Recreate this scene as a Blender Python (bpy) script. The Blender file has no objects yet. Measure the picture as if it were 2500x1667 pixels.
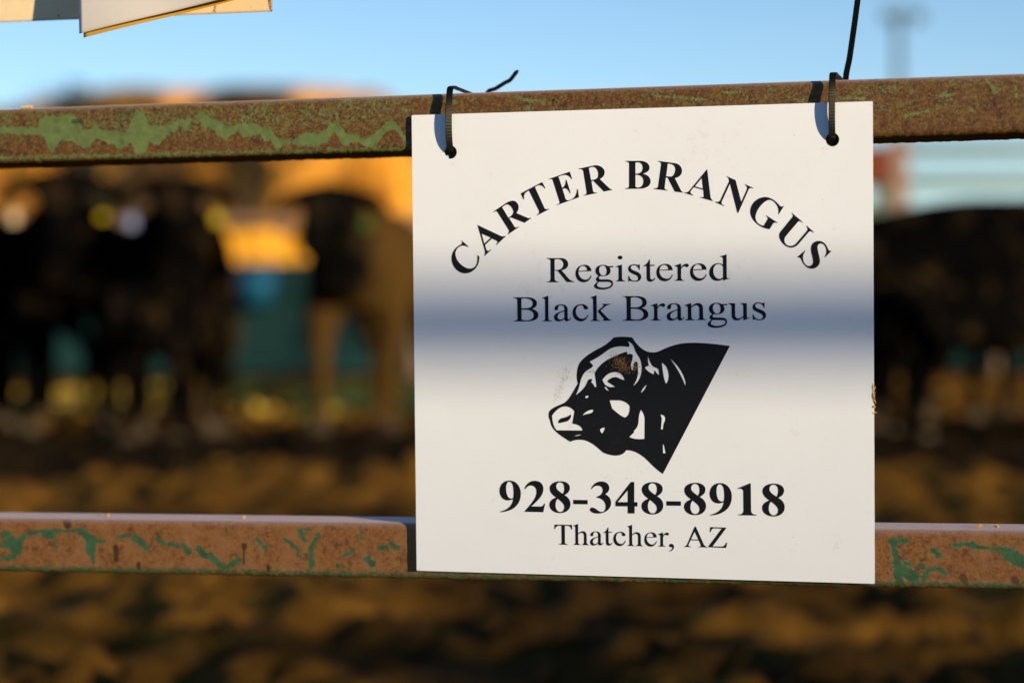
import bpy, bmesh, math, random, re
import numpy as np
from mathutils import Vector, Matrix, noise
random.seed(7)
RNG = np.random.default_rng(11)
scene = bpy.context.scene
COL = scene.collection
R = math.radians

# ------------------------------------------------------------------ camera
FMM = 75.0
F = FMM / 36 * 2500.0            # focal length in photo pixels (2500 wide)
CX, CY = 1250.0, 833.5
KS = 2500 / 2352                 # most readings were taken on a 2352 px wide view
CAM_H = 0.78
HORIZON = 735.0                  # photo row of the horizon
SIGN = 0.4572

def homography(src, dst):
    A = []
    for (x, y), (u, v) in zip(src, dst):
        A.append([x, y, 1, 0, 0, 0, -u*x, -u*y, -u]); A.append([0, 0, 0, x, y, 1, -v*x, -v*y, -v])
    return np.linalg.svd(np.array(A))[2][-1].reshape(3, 3)
corners = np.array([[947, 265], [2006, 233], [2009, 1340], [957, 1310]], float) * KS
Kmat = np.array([[F, 0, CX], [0, F, CY], [0, 0, 1]])
h = np.linalg.inv(Kmat) @ homography([(0, 1), (1, 1), (1, 0), (0, 0)], corners)
if h[2, 2] < 0: h = -h
a_, b_, t_ = h.T
s_ = SIGN / np.linalg.norm(b_)
r1 = a_ / np.linalg.norm(a_); r2 = b_ / np.linalg.norm(b_); r2 = r2 - (r1 @ r2) * r1; r2 /= np.linalg.norm(r2)
t_ = t_ * s_                                     # lower left corner, camera space
pitch = math.atan((CY - HORIZON) / F)
roll = 0.0081
Zw = np.array([-roll, -math.cos(pitch), -math.sin(pitch)]); Zw /= np.linalg.norm(Zw)
fw = np.array([0, 0, 1.0]); Yw = fw - (fw @ Zw) * Zw; Yw /= np.linalg.norm(Yw)
Xw = np.cross(Yw, Zw)
RW = np.stack([Xw, Yw, Zw])                      # camera space -> world
CAM = np.array([0, 0, CAM_H])
def c2w(v): return RW @ np.asarray(v, float)
S0 = CAM + c2w(t_); SU = c2w(r1); SV = c2w(r2); SN = np.cross(SU, SV)    # sign: corner, right, up, towards viewer
if SN[1] > 0: SN = -SN
def ray(px, py):                                 # px,py in 2352 scale
    return c2w([(px*KS - CX) / F, (py*KS - CY) / F, 1.0])
def on_plane(px, py, d=0.0):                     # point on the sign plane pushed d metres towards the viewer
    r = ray(px, py); o = S0 + SN * d
    return CAM + r * (((o - CAM) @ SN) / (r @ SN))
def uv_of(px, py, d=0.0):
    p = on_plane(px, py, d) - S0
    return float(p @ SU), float(p @ SV)
def at(px, py, Y):                               # world point seen at px,py at depth Y
    r = ray(px, py); return CAM + r * (Y / r[1])
def SP(u, v, d): return S0 + SU*u + SV*v + SN*d
def project(p):
    v = RW.T @ (np.asarray(p) - CAM); return (v[0]/v[2]*F + CX), (v[1]/v[2]*F + CY)

cam = bpy.data.cameras.new('camera'); camo = bpy.data.objects.new('camera', cam); COL.objects.link(camo)
M = Matrix.Identity(4)
cr, cu, cb = c2w([1, 0, 0]), c2w([0, -1, 0]), c2w([0, 0, -1])
for i in range(3):
    M[i][0], M[i][1], M[i][2], M[i][3] = cr[i], cu[i], cb[i], CAM[i]
camo.matrix_world = M
cam.lens = FMM; cam.sensor_width = 36; cam.clip_end = 20000; cam.clip_start = 0.05
cam.dof.use_dof = True
centre = on_plane(1478, 784)
cam.dof.focus_distance = float((RW.T @ (centre - CAM))[2])
cam.dof.aperture_fstop = 2.5
cam.dof.aperture_blades = 0
scene.camera = camo

# ------------------------------------------------------------------ light
SUN_EL, SUN_AZ = 9.0, 58.0                       # azimuth measured from the sign's normal towards the right
nh = np.array([SN[0], SN[1], 0]); nh /= np.linalg.norm(nh)
uh = np.array([SU[0], SU[1], 0]); uh /= np.linalg.norm(uh)
sh = math.cos(R(SUN_AZ))*nh + math.sin(R(SUN_AZ))*uh
SUND = sh*math.cos(R(SUN_EL)) + np.array([0, 0, math.sin(R(SUN_EL))])      # towards the sun
ld = bpy.data.lights.new('sun', 'SUN'); ld.energy = 5.0; ld.angle = R(0.53); ld.color = (1.0, 0.775, 0.465)
lo = bpy.data.objects.new('sun', ld); COL.objects.link(lo)
lo.rotation_euler = Vector(SUND).to_track_quat('Z', 'Y').to_euler()
lo.location = (4, -4, 6)
world = bpy.data.worlds.new('World'); scene.world = world; world.use_nodes = True
wt = world.node_tree; wt.nodes.clear()
sky = wt.nodes.new('ShaderNodeTexSky'); sky.sky_type = 'NISHITA'; sky.sun_disc = False
sky.sun_elevation = R(SUN_EL); sky.sun_rotation = math.atan2(SUND[0], SUND[1])
sky.air_density = 0.72; sky.dust_density = 0.05; sky.ozone_density = 2.15
bg = wt.nodes.new('ShaderNodeBackground'); bg.inputs['Strength'].default_value = 0.120
wo = wt.nodes.new('ShaderNodeOutputWorld')
wt.links.new(sky.outputs[0], bg.inputs[0]); wt.links.new(bg.outputs[0], wo.inputs[0])
vs = scene.view_settings
scene.display_settings.display_device = 'sRGB'
vs.view_transform = 'Standard'; vs.look = 'None'; vs.gamma = 1.0; vs.use_curve_mapping = False
vs.exposure = 0.56
scene.cycles.use_denoising = True
scene.cycles.max_bounces = 6

# ------------------------------------------------------------------ helpers
def tag(o, label=None, cat=None, group=None, kind=None):
    if label: o['label'] = label
    if cat: o['category'] = cat
    if group: o['group'] = group
    if kind: o['kind'] = kind
    return o
def link(o, parent=None):
    COL.objects.link(o)
    if parent is not None: o.parent = parent
    return o
def empty(name, loc, label, cat, group=None):
    o = bpy.data.objects.new(name, None); o.location = loc; o.empty_display_size = .1
    link(o); return tag(o, label, cat, group)
def mesh_obj(name, verts, faces, mat, parent=None, smooth=False):
    me = bpy.data.meshes.new(name); me.from_pydata([tuple(map(float, v)) for v in verts], [], [tuple(f) for f in faces]); me.update()
    if smooth:
        me.polygons.foreach_set('use_smooth', [True]*len(me.polygons))
    if mat: me.materials.append(mat)
    o = bpy.data.objects.new(name, me); link(o, parent)
    if parent is not None: o.matrix_parent_inverse = Matrix.Translation(-Vector(parent.location)) if parent.parent is None and parent.type == 'EMPTY' else Matrix.Identity(4)
    return o
class MB:                                            # collects simple shapes into one mesh
    def __init__(s): s.v = []; s.f = []
    def add(s, v, f):
        n = len(s.v); s.v += [tuple(map(float, q)) for q in v]; s.f += [tuple(i + n for i in q) for q in f]
    def box(s, c, sz, ax=((1,0,0),(0,1,0),(0,0,1))):
        c = np.array(c, float); ax = np.array(ax, float); hx = np.array(sz, float)/2
        v = [c + ax[0]*hx[0]*i + ax[1]*hx[1]*j + ax[2]*hx[2]*k for i in (-1,1) for j in (-1,1) for k in (-1,1)]
        s.add(v, [(0,1,3,2),(4,6,7,5),(0,4,5,1),(2,3,7,6),(0,2,6,4),(1,5,7,3)])
    def tube(s, pts, rad, n=10, cap=True):
        pts = [np.array(p, float) for p in pts]; rads = rad if hasattr(rad, '__len__') else [rad]*len(pts)
        base = len(s.v); rings = []
        for i, p in enumerate(pts):
            d = pts[min(i+1, len(pts)-1)] - pts[max(i-1, 0)]; d = d/np.linalg.norm(d)
            q = np.array([0,0,1.0]) if abs(d[2]) < .9 else np.array([1.0,0,0])
            x = np.cross(d, q); x /= np.linalg.norm(x); y = np.cross(d, x)
            rings.append([p + rads[i]*(x*math.cos(2*math.pi*k/n) + y*math.sin(2*math.pi*k/n)) for k in range(n)])
        v = [q for r in rings for q in r]; f = []
        for i in range(len(pts)-1):
            for k in range(n):
                f.append((i*n+k, i*n+(k+1) % n, (i+1)*n+(k+1) % n, (i+1)*n+k))
        if cap: f.append(tuple(range(n))[::-1]); f.append(tuple(range((len(pts)-1)*n, len(pts)*n)))
        s.add(v, f)
    def obj(s, name, mat, parent=None, smooth=False):
        return mesh_obj(name, s.v, s.f, mat, parent, smooth)

class NT:                                            # tiny node builder
    def __init__(s, name):
        s.m = bpy.data.materials.new(name); s.m.use_nodes = True; s.t = s.m.node_tree
        s.b = s.t.nodes['Principled BSDF']
    def n(s, typ, **kw):
        x = s.t.nodes.new(typ)
        for k, v in kw.items(): setattr(x, k, v)
        return x
    def l(s, a, b): s.t.links.new(a, b)
    def coord(s, out='Object', scale=(1,1,1)):
        c = s.n('ShaderNodeTexCoord'); mp = s.n('ShaderNodeMapping'); mp.inputs['Scale'].default_value = scale
        s.l(c.outputs[out], mp.inputs[0]); return mp.outputs[0]
    def noise(s, vec, scale, detail=4, rough=.55, dist=0.0):
        x = s.n('ShaderNodeTexNoise'); x.inputs['Scale'].default_value = scale; x.inputs['Detail'].default_value = detail
        x.inputs['Roughness'].default_value = rough; x.inputs['Distortion'].default_value = dist
        s.l(vec, x.inputs['Vector']); return x.outputs['Fac']
    def ramp(s, fac, stops, interp='LINEAR'):
        x = s.n('ShaderNodeValToRGB'); cr = x.color_ramp; cr.interpolation = interp
        while len(cr.elements) < len(stops): cr.elements.new(.5)
        for e, (p, c) in zip(cr.elements, stops):
            e.position = p; e.color = (*c, 1) if hasattr(c, '__len__') else (c, c, c, 1)
        s.l(fac, x.inputs[0]); return x.outputs[0]
    def mix(s, fac, a, b):
        x = s.n('ShaderNodeMix', data_type='RGBA')
        for i, v in ((0, fac), (6, a), (7, b)):
            if hasattr(v, 'is_linked'): s.l(v, x.inputs[i])
            else: x.inputs[i].default_value = (*v, 1) if hasattr(v, '__len__') else v
        return x.outputs[2]
    def math(s, op, a, b=0.0):
        x = s.n('ShaderNodeMath', operation=op)
        for i, v in enumerate((a, b)):
            if hasattr(v, 'is_linked'): s.l(v, x.inputs[i])
            else: x.inputs[i].default_value = v
        return x.outputs[0]
    def bump(s, hgt, strength=.3, dist=.001):
        x = s.n('ShaderNodeBump'); x.inputs['Strength'].default_value = strength; x.inputs['Distance'].default_value = dist
        s.l(hgt, x.inputs['Height']); s.l(x.outputs[0], s.b.inputs['Normal'])
    def col(s, c):
        if hasattr(c, 'is_linked'): s.l(c, s.b.inputs['Base Color'])
        else: s.b.inputs['Base Color'].default_value = (*c, 1)
        return s
    def rough(s, r, spec=None):
        if hasattr(r, 'is_linked'): s.l(r, s.b.inputs['Roughness'])
        else: s.b.inputs['Roughness'].default_value = r
        if spec is not None: s.b.inputs['Specular IOR Level'].default_value = spec
        return s
def plain(name, c, rough=.6, var=.25, scale=30, spec=.12):
    m = NT(name); v = m.coord('Object'); f = m.noise(v, scale)
    m.col(m.ramp(f, [(.25, [q*(1-var) for q in c]), (.75, [min(1, q*(1+var)) for q in c])])); m.rough(rough, spec)
    return m.m

# ------------------------------------------------------------------ materials
def rail_material(name, rust, green, rough):
    m = NT(name); v = m.coord('Object')
    big = m.noise(v, 38, 5, .6); fine = m.noise(v, 520, 6, .7); mid = m.noise(v, 130, 6, .68)
    dark, base, ochre, pale = rust
    c = m.ramp(mid, [(.34, dark), (.46, base), (.56, [q*1.2 for q in base]), (.66, ochre)])
    c = m.mix(m.ramp(big, [(.46, 0.0), (.62, .75)]), c, pale)
    c = m.mix(m.ramp(m.noise(v, 260, 5, .7), [(.51, 0.0), (.585, .9)]), c, ochre)
    c = m.mix(m.ramp(fine, [(.36, .55), (.47, 0.0)]), c, [q*.45 for q in dark])
    c = m.mix(m.ramp(m.noise(v, 700, 3, .8), [(.63, 0.0), (.72, .6)]), c, [min(1, q*1.8) for q in ochre])
    a = m.n('ShaderNodeAttribute', attribute_name='paint')
    edge = m.math('ADD', a.outputs['Fac'], m.math('MULTIPLY', m.math('SUBTRACT', m.noise(v, 300, 7, .82), .5), 7.5))
    mask = m.ramp(edge, [(.46, 0.0), (.56, 1.0)])
    gcol = m.ramp(m.noise(v, 110, 4), [(.3, [q*.72 for q in green]), (.7, [q*1.18 for q in green])])
    c = m.mix(mask, c, gcol)
    a2 = m.n('ShaderNodeAttribute', attribute_name='pit')
    c = m.mix(m.math('MULTIPLY', a2.outputs['Fac'], .85), c, [q*.22 for q in dark])
    a3 = m.n('ShaderNodeAttribute', attribute_name='dust_sheen')
    m.l(m.math('MULTIPLY', a3.outputs['Fac'], .35), m.b.inputs['Sheen Weight']); m.b.inputs['Sheen Roughness'].default_value = .5; m.b.inputs['Sheen Tint'].default_value = (1, .80, .78, 1)
    c = m.mix(a3.outputs['Fac'], c, m.ramp(fine, [(.3, (.42, .31, .34)), (.7, (.56, .43, .46))]))  # top faces: grazing sky reflection painted in as lavender, along with dust
    m.col(c); m.rough(rough, .5); m.l(m.math('MULTIPLY', m.math('SUBTRACT', 1.0, a3.outputs['Fac']), .5), m.b.inputs['Specular IOR Level'])
    hgt = m.math('ADD', m.math('MULTIPLY', mask, .6), m.math('MULTIPLY', fine, m.math('ADD', m.math('MULTIPLY', a3.outputs['Fac'], 9.0), 1.0)))
    m.bump(hgt, .4, .0006)
    return m.m
M_RAIL_TOP = rail_material('rust_green_rail', ((.024, .009, .003), (.082, .029, .007), (.125, .082, .008), (.105, .040, .011)), (.100, .150, .048), .6)
M_RAIL_LOW = rail_material('rust_brown_rail', ((.085, .033, .011), (.165, .068, .023), (.19, .105, .028), (.235, .115, .055)), (.034, .092, .044), .42)

m = NT('sign_plastic'); v = m.coord('Object')
dust_sheen = m.noise(v, 9, 5, .6); sm = m.noise(v, 900, 2, .5)
c = m.ramp(dust_sheen, [(.3, (.705, .772, .91)), (.7, (.73, .80, .945))])
c = m.mix(m.ramp(m.math('ADD', sm, m.math('MULTIPLY', m.noise(v, 14, 3), .35)), [(.925, 0.0), (.955, .6)]), c, (.35, .25, .15))
st = m.noise(m.coord('Object', (90, 90, 14)), 1.0, 5, .7)
c = m.mix(m.ramp(m.math('MULTIPLY', st, m.noise(v, 11, 4, .6)), [(.335, 0.0), (.44, .22)]), c, (.50, .44, .36))
m.col(c); m.rough(m.ramp(m.noise(v, 24, 5, .65), [(.3, .30), (.7, .48)]), .35); m.bump(m.noise(v, 20, 3), .06, .003); M_SIGN = m.m

m = NT('black_vinyl'); v = m.coord('Object')
sp = m.noise(v, 1300, 2, .5); pat = m.noise(v, 22, 4, .6)
f = m.math('ADD', sp, m.math('MULTIPLY', m.math('SUBTRACT', pat, .5), .30))
c = m.mix(m.ramp(f, [(.70, 0.0), (.76, .8)]), (.0065, .008, .0125), (.20, .16, .10))
m.col(c); m.rough(.5, .15); M_INK = m.m

M_DIRT = plain('dried_dirt', (.30, .17, .065), .9, .5, 900)
M_STRAW = plain('straw', (.60, .36, .07), .7, .35, 300)
M_TIE = plain('black_nylon', (.003, .003, .0032), .45, .3, 200, .09)
m = NT('enamel_plate'); v = m.coord('Object')
a = m.n('ShaderNodeAttribute', attribute_name='pit')
e = m.math('ADD', a.outputs['Fac'], m.math('MULTIPLY', m.math('SUBTRACT', m.noise(v, 160, 6, .7), .5), 2.2))
c = m.mix(m.ramp(e, [(.42, 0.0), (.62, 1.0)]), m.ramp(m.noise(v, 40), [(.3, (.72, .58, .38)), (.7, (.80, .66, .44))]),
          m.ramp(m.noise(v, 260, 5, .7), [(.35, (.05, .02, .008)), (.65, (.36, .12, .025))]))
m.col(c); m.rough(.45); M_PLATE = m.m
def paper(name, c, trans):
    m = NT(name); v = m.coord('Object')
    m.col(m.ramp(m.noise(v, 300, 3), [(.3, [q*.96 for q in c]), (.7, c)])); m.rough(.8, .2)
    m.b.inputs['Transmission Weight'].default_value = 0
    tr = m.n('ShaderNodeBsdfTranslucent'); tr.inputs[0].default_value = (*c, 1)
    mx = m.n('ShaderNodeMixShader'); mx.inputs[0].default_value = trans
    o = m.t.nodes['Material Output']; m.l(m.b.outputs[0], mx.inputs[1]); m.l(tr.outputs[0], mx.inputs[2]); m.l(mx.outputs[0], o.inputs[0])
    return m.m
M_WPAPER = paper('white_paper', (.80, .77, .76), .15)
M_YPAPER = paper('yellow_paper', (.80, .47, .06), .2)

m = NT('corral_dirt'); v = m.coord('Object')
n1 = m.noise(v, 1.1, 6, .6); n2 = m.noise(v, 7, 5, .65); n3 = m.noise(v, 30, 4, .7)
c = m.ramp(n2, [(.3, (.07, .034, .007)), (.55, (.19, .090, .014)), (.75, (.36, .18, .022))])
c = m.mix(m.ramp(n3, [(.62, 0.0), (.72, .7)]), c, (.55, .33, .08))
sep = m.n('ShaderNodeSeparateXYZ'); m.l(v, sep.inputs[0])
at_ = m.n('ShaderNodeAttribute', attribute_name='mud_and_shade')
c = m.mix(m.math('MULTIPLY', at_.outputs['Fac'], .94), c, (.0065, .0055, .0035))  # one dark colour for mud and for the painted shade band
at2 = m.n('ShaderNodeAttribute', attribute_name='litter')
c = m.mix(at2.outputs['Fac'], c, m.ramp(n3, [(.3, (.55, .36, .05)), (.7, (.85, .60, .10))]))
m.col(c); m.rough(.95, .05); m.bump(m.noise(v, 45, 5, .7), .9, .025); M_GROUND = m.m

m = NT('dry_hill'); v = m.coord('Object')
n1 = m.noise(v, .018, 6, .6); n2 = m.noise(v, .25, 5, .7)
c = m.ramp(n1, [(.36, (.22, .10, .025)), (.52, (.55, .25, .030)), (.68, (.70, .33, .040))])
c = m.mix(m.ramp(n2, [(.56, 0.0), (.66, .75)]), c, (.07, .055, .02))
sa = m.n('ShaderNodeAttribute', attribute_name='hill_shade')
c = m.mix(m.math('MULTIPLY', sa.outputs['Fac'], m.ramp(m.noise(v, .12, 4), [(.35, .6), (.55, 1.0)])), c, (.075, .045, .012))  # shaded parts of the hill painted dark brown
m.col(c); m.rough(.95, .1); M_HILL = m.m
M_FARHILL = plain('far_plain_scrub', (.10, .12, .075), .95, .3, .05)
def coat(name, c, dark_head=False):
    m = NT(name); v = m.coord('Object', (1, 1, 1))
    f = m.noise(v, 26, 5, .7); g = m.noise(v, 5, 3)
    k = m.ramp(f, [(.3, [q*.6 for q in c]), (.7, [q*1.35 for q in c])])
    if dark_head:                                    # black face and neck on a brown body
        sx = m.n('ShaderNodeSeparateXYZ'); m.l(v, sx.inputs[0])
        k = m.mix(m.ramp(m.math('ADD', sx.outputs[0], m.math('MULTIPLY', g, .3)), [(.86, 0.0), (1.0, 1.0)]), k, (.003, .003, .003))
    k = m.mix(m.ramp(m.noise(v, 4.2, 5, .65), [(.54, 0.0), (.68, .55)]), k, (.060, .038, .016))
    m.col(k); m.rough(.9, .0); m.bump(f, .5, .01); return m.m
M_BLACK = coat('black_hide', (.0022, .0021, .0024))
M_BROWN = coat('brown_hide', (.060, .034, .010), True)
M_HOOF = plain('hoof_horn', (.06, .045, .03), .5)
M_TAGY = plain('yellow_ear_tag', (.42, .33, .006), .5, .1)
M_TAGW = plain('white_ear_tag', (.62, .50, .33), .5, .1)
M_TAGB = plain('blue_ear_tag', (.20, .25, .50), .5, .1)
M_TAGG = plain('green_ear_tag', (.06, .12, .02), .4, .1)
M_EYE = plain('dark_eye', (.01, .008, .006), .15)
M_TEAL = plain('dark_teal_steel', (.0065, .024, .028), .7, .75, 1.7, .03)
M_HAY = plain('sunlit_hay', (.72, .34, .032), .95, .45, 14)
M_PIPE = plain('weathered_pipe', (.20, .13, .09), .6, .4, 8)
M_PIPE_G = plain('grey_green_pipe', (.16, .19, .16), .5, .3, 8)
M_PINK = plain('pale_rose_post', (.26, .17, .14), .7, .2, 6)
M_RED = plain('red_steel_panel', (.13, .028, .008), .55, .4, 6)
M_POLE = plain('grey_blue_pole', (.07, .10, .12), .5, .2, 3)
M_BARK = plain('tree_bark', (.12, .08, .05), .9, .4, 6)
def leafmat(name, c):
    m = NT(name); v = m.coord('Object'); f = m.noise(v, 1.2, 3)
    m.col(m.ramp(f, [(.3, [q*.5 for q in c]), (.7, [q*1.4 for q in c])])); m.rough(.8, .2); return m.m
M_LEAF_A = leafmat('autumn_leaves', (.62, .27, .025))
M_LEAF_B = leafmat('dull_brown_leaves', (.16, .085, .045))
M_LEAF_D = leafmat('dark_evergreen_leaves', (.022, .024, .018))

# ------------------------------------------------------------------ ground, hills
def sgrid(dense0, dense1, step, far, neg):
    a = list(np.arange(dense0, dense1 + 1e-6, step)); s = step; x = a[-1]
    while x < far: s *= 1.22; x += s; a.append(x)
    s = step; x = a[0]
    while x > neg: s *= 1.22; x -= s; a.insert(0, x)
    return np.array(a)
def vnoise(x, y, sc, seed, octv=4, pers=.5):
    tot = np.zeros_like(x); amp = 1; nrm = 0
    for o in range(octv):
        g = np.random.default_rng(seed + o).random((257, 257))
        X = (x*sc*2**o) % 256; Y = (y*sc*2**o) % 256
        i = X.astype(int); j = Y.astype(int); fx = X - i; fy = Y - j
        fx = fx*fx*(3-2*fx); fy = fy*fy*(3-2*fy)
        tot += amp*(g[i, j]*(1-fx)*(1-fy) + g[i+1, j]*fx*(1-fy) + g[i, j+1]*(1-fx)*fy + g[i+1, j+1]*fx*fy); nrm += amp; amp *= pers
    return tot/nrm
xs = sgrid(-4.2, 4.2, .045, 6000, -6000); ys = sgrid(2.6, 20.0, .045, 9000, -4000)
GX, GY = np.meshgrid(xs, ys, indexing='ij')
fade = np.clip((6.5 - np.abs(GX))/2.5, 0, 1)*np.clip((26 - GY)/8, 0, 1)*np.clip((GY + 2)/2, 0, 1)
n1 = vnoise(GX+500, GY+500, 6.5, 1, 3, .6); n2 = vnoise(GX+500, GY+500, .9, 9, 3); n3 = vnoise(GX+300, GY+300, 9.0, 21, 3, .6)
GZ = (np.clip(n1-.42, 0, 1)**1.0*.24 + (n2-.5)*.05 + (n3-.5)*.075)*fade - .03
def bandf(y0, y1, soft, wob=0.0):
    yy = GY + (vnoise(GX+700, GY+700, .8, 33, 3)-.5)*wob
    return np.clip((yy-y0)/soft, 0, 1)*np.clip((y1-yy)/soft, 0, 1)
mud_and_shade = np.maximum(bandf(9.4, 14.2, .7, 2.2), np.clip((2.0-GY)/1.5, 0, 1))  # shade band painted into the ground colour; unseen near ground darkened against warm bounce
mud_and_shade = np.maximum(mud_and_shade, np.clip((vnoise(GX+900, GY+900, 1.1, 51, 3)-.54)*7, 0, 1)*bandf(2, 9.5, 1.5)*.75)
litter = bandf(14.6, 21.5, .6, 1.0)*np.clip((1.2-GX)/.8, 0, 1)*np.clip((vnoise(GX+100, GY+100, 1.0, 71, 3)-.34)*5, 0, 1)
GZ -= mud_and_shade*.03*fade
nx, ny = GX.shape
V = np.stack([GX, GY, GZ], -1).reshape(-1, 3)
idx = np.arange(nx*ny).reshape(nx, ny)
Q = np.stack([idx[:-1, :-1], idx[1:, :-1], idx[1:, 1:], idx[:-1, 1:]], -1).reshape(-1, 4)
def fast_mesh(name, V, Q, mat, smooth=True):
    me = bpy.data.meshes.new(name); me.vertices.add(len(V)); me.vertices.foreach_set('co', V.astype(np.float32).ravel())
    me.loops.add(Q.size); me.loops.foreach_set('vertex_index', Q.astype(np.int32).ravel())
    me.polygons.add(len(Q)); me.polygons.foreach_set('loop_start', np.arange(0, Q.size, 4, dtype=np.int32))
    me.update(calc_edges=True); me.validate()
    me.polygons.foreach_set('use_smooth', np.full(len(me.polygons), smooth)); me.materials.append(mat)
    return me
def add_attr(me, name, arr):
    at = me.attributes.new(name, 'FLOAT', 'POINT'); at.data.foreach_set('value', np.asarray(arr, np.float32).ravel())
me = fast_mesh('ground', V, Q, M_GROUND); add_attr(me, 'mud_and_shade', mud_and_shade); add_attr(me, 'litter', litter)
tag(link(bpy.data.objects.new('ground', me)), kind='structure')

# flat topped dry hill on the left, about 400 m away
HD = 420.0
prof = [(-1500, 330), (-900, 280), (-300, 245), (0, 243), (70, 244), (130, 226), (190, 212), (260, 200), (320, 191), (500, 189), (700, 190), (820, 194), (880, 206), (920, 232),
        (960, 300), (1010, 390), (1080, 480), (1180, 560), (1400, 640), (1700, 690)]
px_, py_ = np.array(prof).T
def hill_mesh():
    pxs = np.linspace(-1500, 1700, 420); ds = np.linspace(-130, 160, 90)
    top = np.interp(pxs, px_, py_)
    V = []
    for i, p in enumerate(pxs):
        for d in ds:
            b = at(p, 700, HD); hz = max(0, at(p, top[i], HD)[2])
            V.append([b[0], HD + d, hz, d])
    V = np.array(V).reshape(len(pxs), len(ds), 4)
    X, Y, Hh, D = [V[..., k] for k in range(4)]
    rid = vnoise(X+2000, Y*.35+2000, .032, 5, 4, .55); rid2 = vnoise(X+900, Y+900, .09, 15, 4, .6)
    s = np.clip((D + 120 + (rid-.5)*190)/105, 0, 1); s = s*s*(3-2*s)
    back = np.clip((160-D)/70, 0, 1)
    Z = Hh*s*back*(HD+np.minimum(D, 0))/HD + (rid2-.5)*9*s*back*np.clip(1-s, 0.05, 1) - .5
    Vf = np.stack([X, Y, Z], -1).reshape(-1, 3)
    idx = np.arange(len(Vf)).reshape(len(pxs), len(ds))
    Q = np.stack([idx[:-1, :-1], idx[1:, :-1], idx[1:, 1:], idx[:-1, 1:]], -1).reshape(-1, 4)
    me = fast_mesh('dry_hill', Vf, Q, M_HILL)
    pp = np.repeat(pxs, len(ds)); shade = np.clip((pp-225)/25, 0, 1)*np.clip((410-pp)/30, 0, 1)*.9 + np.clip((pp-535)/25, 0, 1)*np.clip((760-pp)/30, 0, 1)*.8 + np.clip((130-pp)/30, 0, 1)*.6  # unlit stretches of the hillside, darkened in the colour
    add_attr(me, 'hill_shade', np.clip(shade, 0, 1)); return me
tag(link(bpy.data.objects.new('hill', hill_mesh())), kind='structure')
# low far scrub ridge along the horizon
mb = MB(); pts = []
N = 160
for i in range(N+1):
    x = -2600 + 5200*i/N; z = 26 + 22*noise.noise(Vector((x*.004, 3, 0))) + 8*noise.noise(Vector((x*.02, 9, 0)))
    pts += [(x, 1700, -1), (x, 1790, z), (x, 1960, z*.9), (x, 2200, -1)]
mb.add(pts, [(i*4+k, i*4+4+k, i*4+5+k, i*4+1+k) for i in range(N) for k in range(3)])
tag(mb.obj('hills', M_FARHILL, None, True), kind='structure')

# ------------------------------------------------------------------ trees at the foot of the hill
def make_tree(x, y, H, W, leaf, label, dens=1500, group=None):
    t = empty('tree', (x, y, 0), label, 'tree', group)
    mb = MB(); mb.tube([(x, y, -.1), (x+.1, y, H*.25), (x-.05, y+.1, H*.5), (x+.1, y, H*.82)], [W*.05, W*.04, W*.028, W*.008], 8)
    cl = []
    for k in range(13):
        a = random.uniform(0, 6.28); hh = H*random.uniform(.22, .6); rr = W*random.uniform(.22, .5)
        e = (x+math.cos(a)*rr, y+math.sin(a)*rr, hh+H*random.uniform(.1, .32))
        mb.tube([(x, y, hh), (x+math.cos(a)*rr*.5, y+math.sin(a)*rr*.5, hh+(e[2]-hh)*.6), e], [W*.02, W*.013, W*.005], 6); cl.append(e)
    mb.obj('trunk', M_BARK, t, True)
    cb_ = MB()
    for k in range(24):
        cl.append((x+random.gauss(0, W*.24), y+random.gauss(0, W*.24), H*random.uniform(.35, .95)))
    for k in range(dens):
        c = random.choice(cl); p = np.array(c) + np.array([random.gauss(0, W*.085) for _ in range(3)])
        s = W*random.uniform(.018, .04); a1 = np.array([random.gauss(0, 1) for _ in range(3)]); a1 /= np.linalg.norm(a1)
        a2 = np.cross(a1, [random.gauss(0, 1) for _ in range(3)]); a2 /= np.linalg.norm(a2)
        cb_.add([p-a1*s, p+a2*s*.6, p+a1*s, p-a2*s*.6], [(0, 1, 2, 3)])
    cb_.obj('crown', leaf, t)
    return t
def tree_at(px, ytop, Y, wpx, leaf, label, dens=1500):
    p = at(px, ytop, Y); b = at(px, 692, Y); make_tree(b[0], Y, p[2], wpx*KS/F*Y, leaf, label, dens, 'trees below the hill')
tree_at(345, 335, 95, 150, M_LEAF_B, 'dull brown bushy tree below the hill, widest of the trees on the left')
tree_at(178, 208, 150, 230, M_LEAF_D, 'dark evergreen tree against the low left end of the hill', 4200)
tree_at(565, 370, 90, 60, M_LEAF_B, 'narrow dull brown tree between two sunlit golden trees')
tree_at(480, 345, 100, 90, M_LEAF_A, 'small golden tree beside the dull brown bushy tree')
tree_at(660, 330, 105, 150, M_LEAF_A, 'round golden tree between the narrow brown tree and the dark gap')
tree_at(860, 320, 110, 210, M_LEAF_A, 'broad golden tree closest to the left edge of the white sign', 2200)
tree_at(70, 350, 98, 170, M_LEAF_A, 'leftmost golden tree behind the cattle')

# ------------------------------------------------------------------ things in the cattle yard
def pipe_run(p0, p1, r, n=8):
    mb = MB(); mb.tube([p0, p1], r, n); return mb
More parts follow.
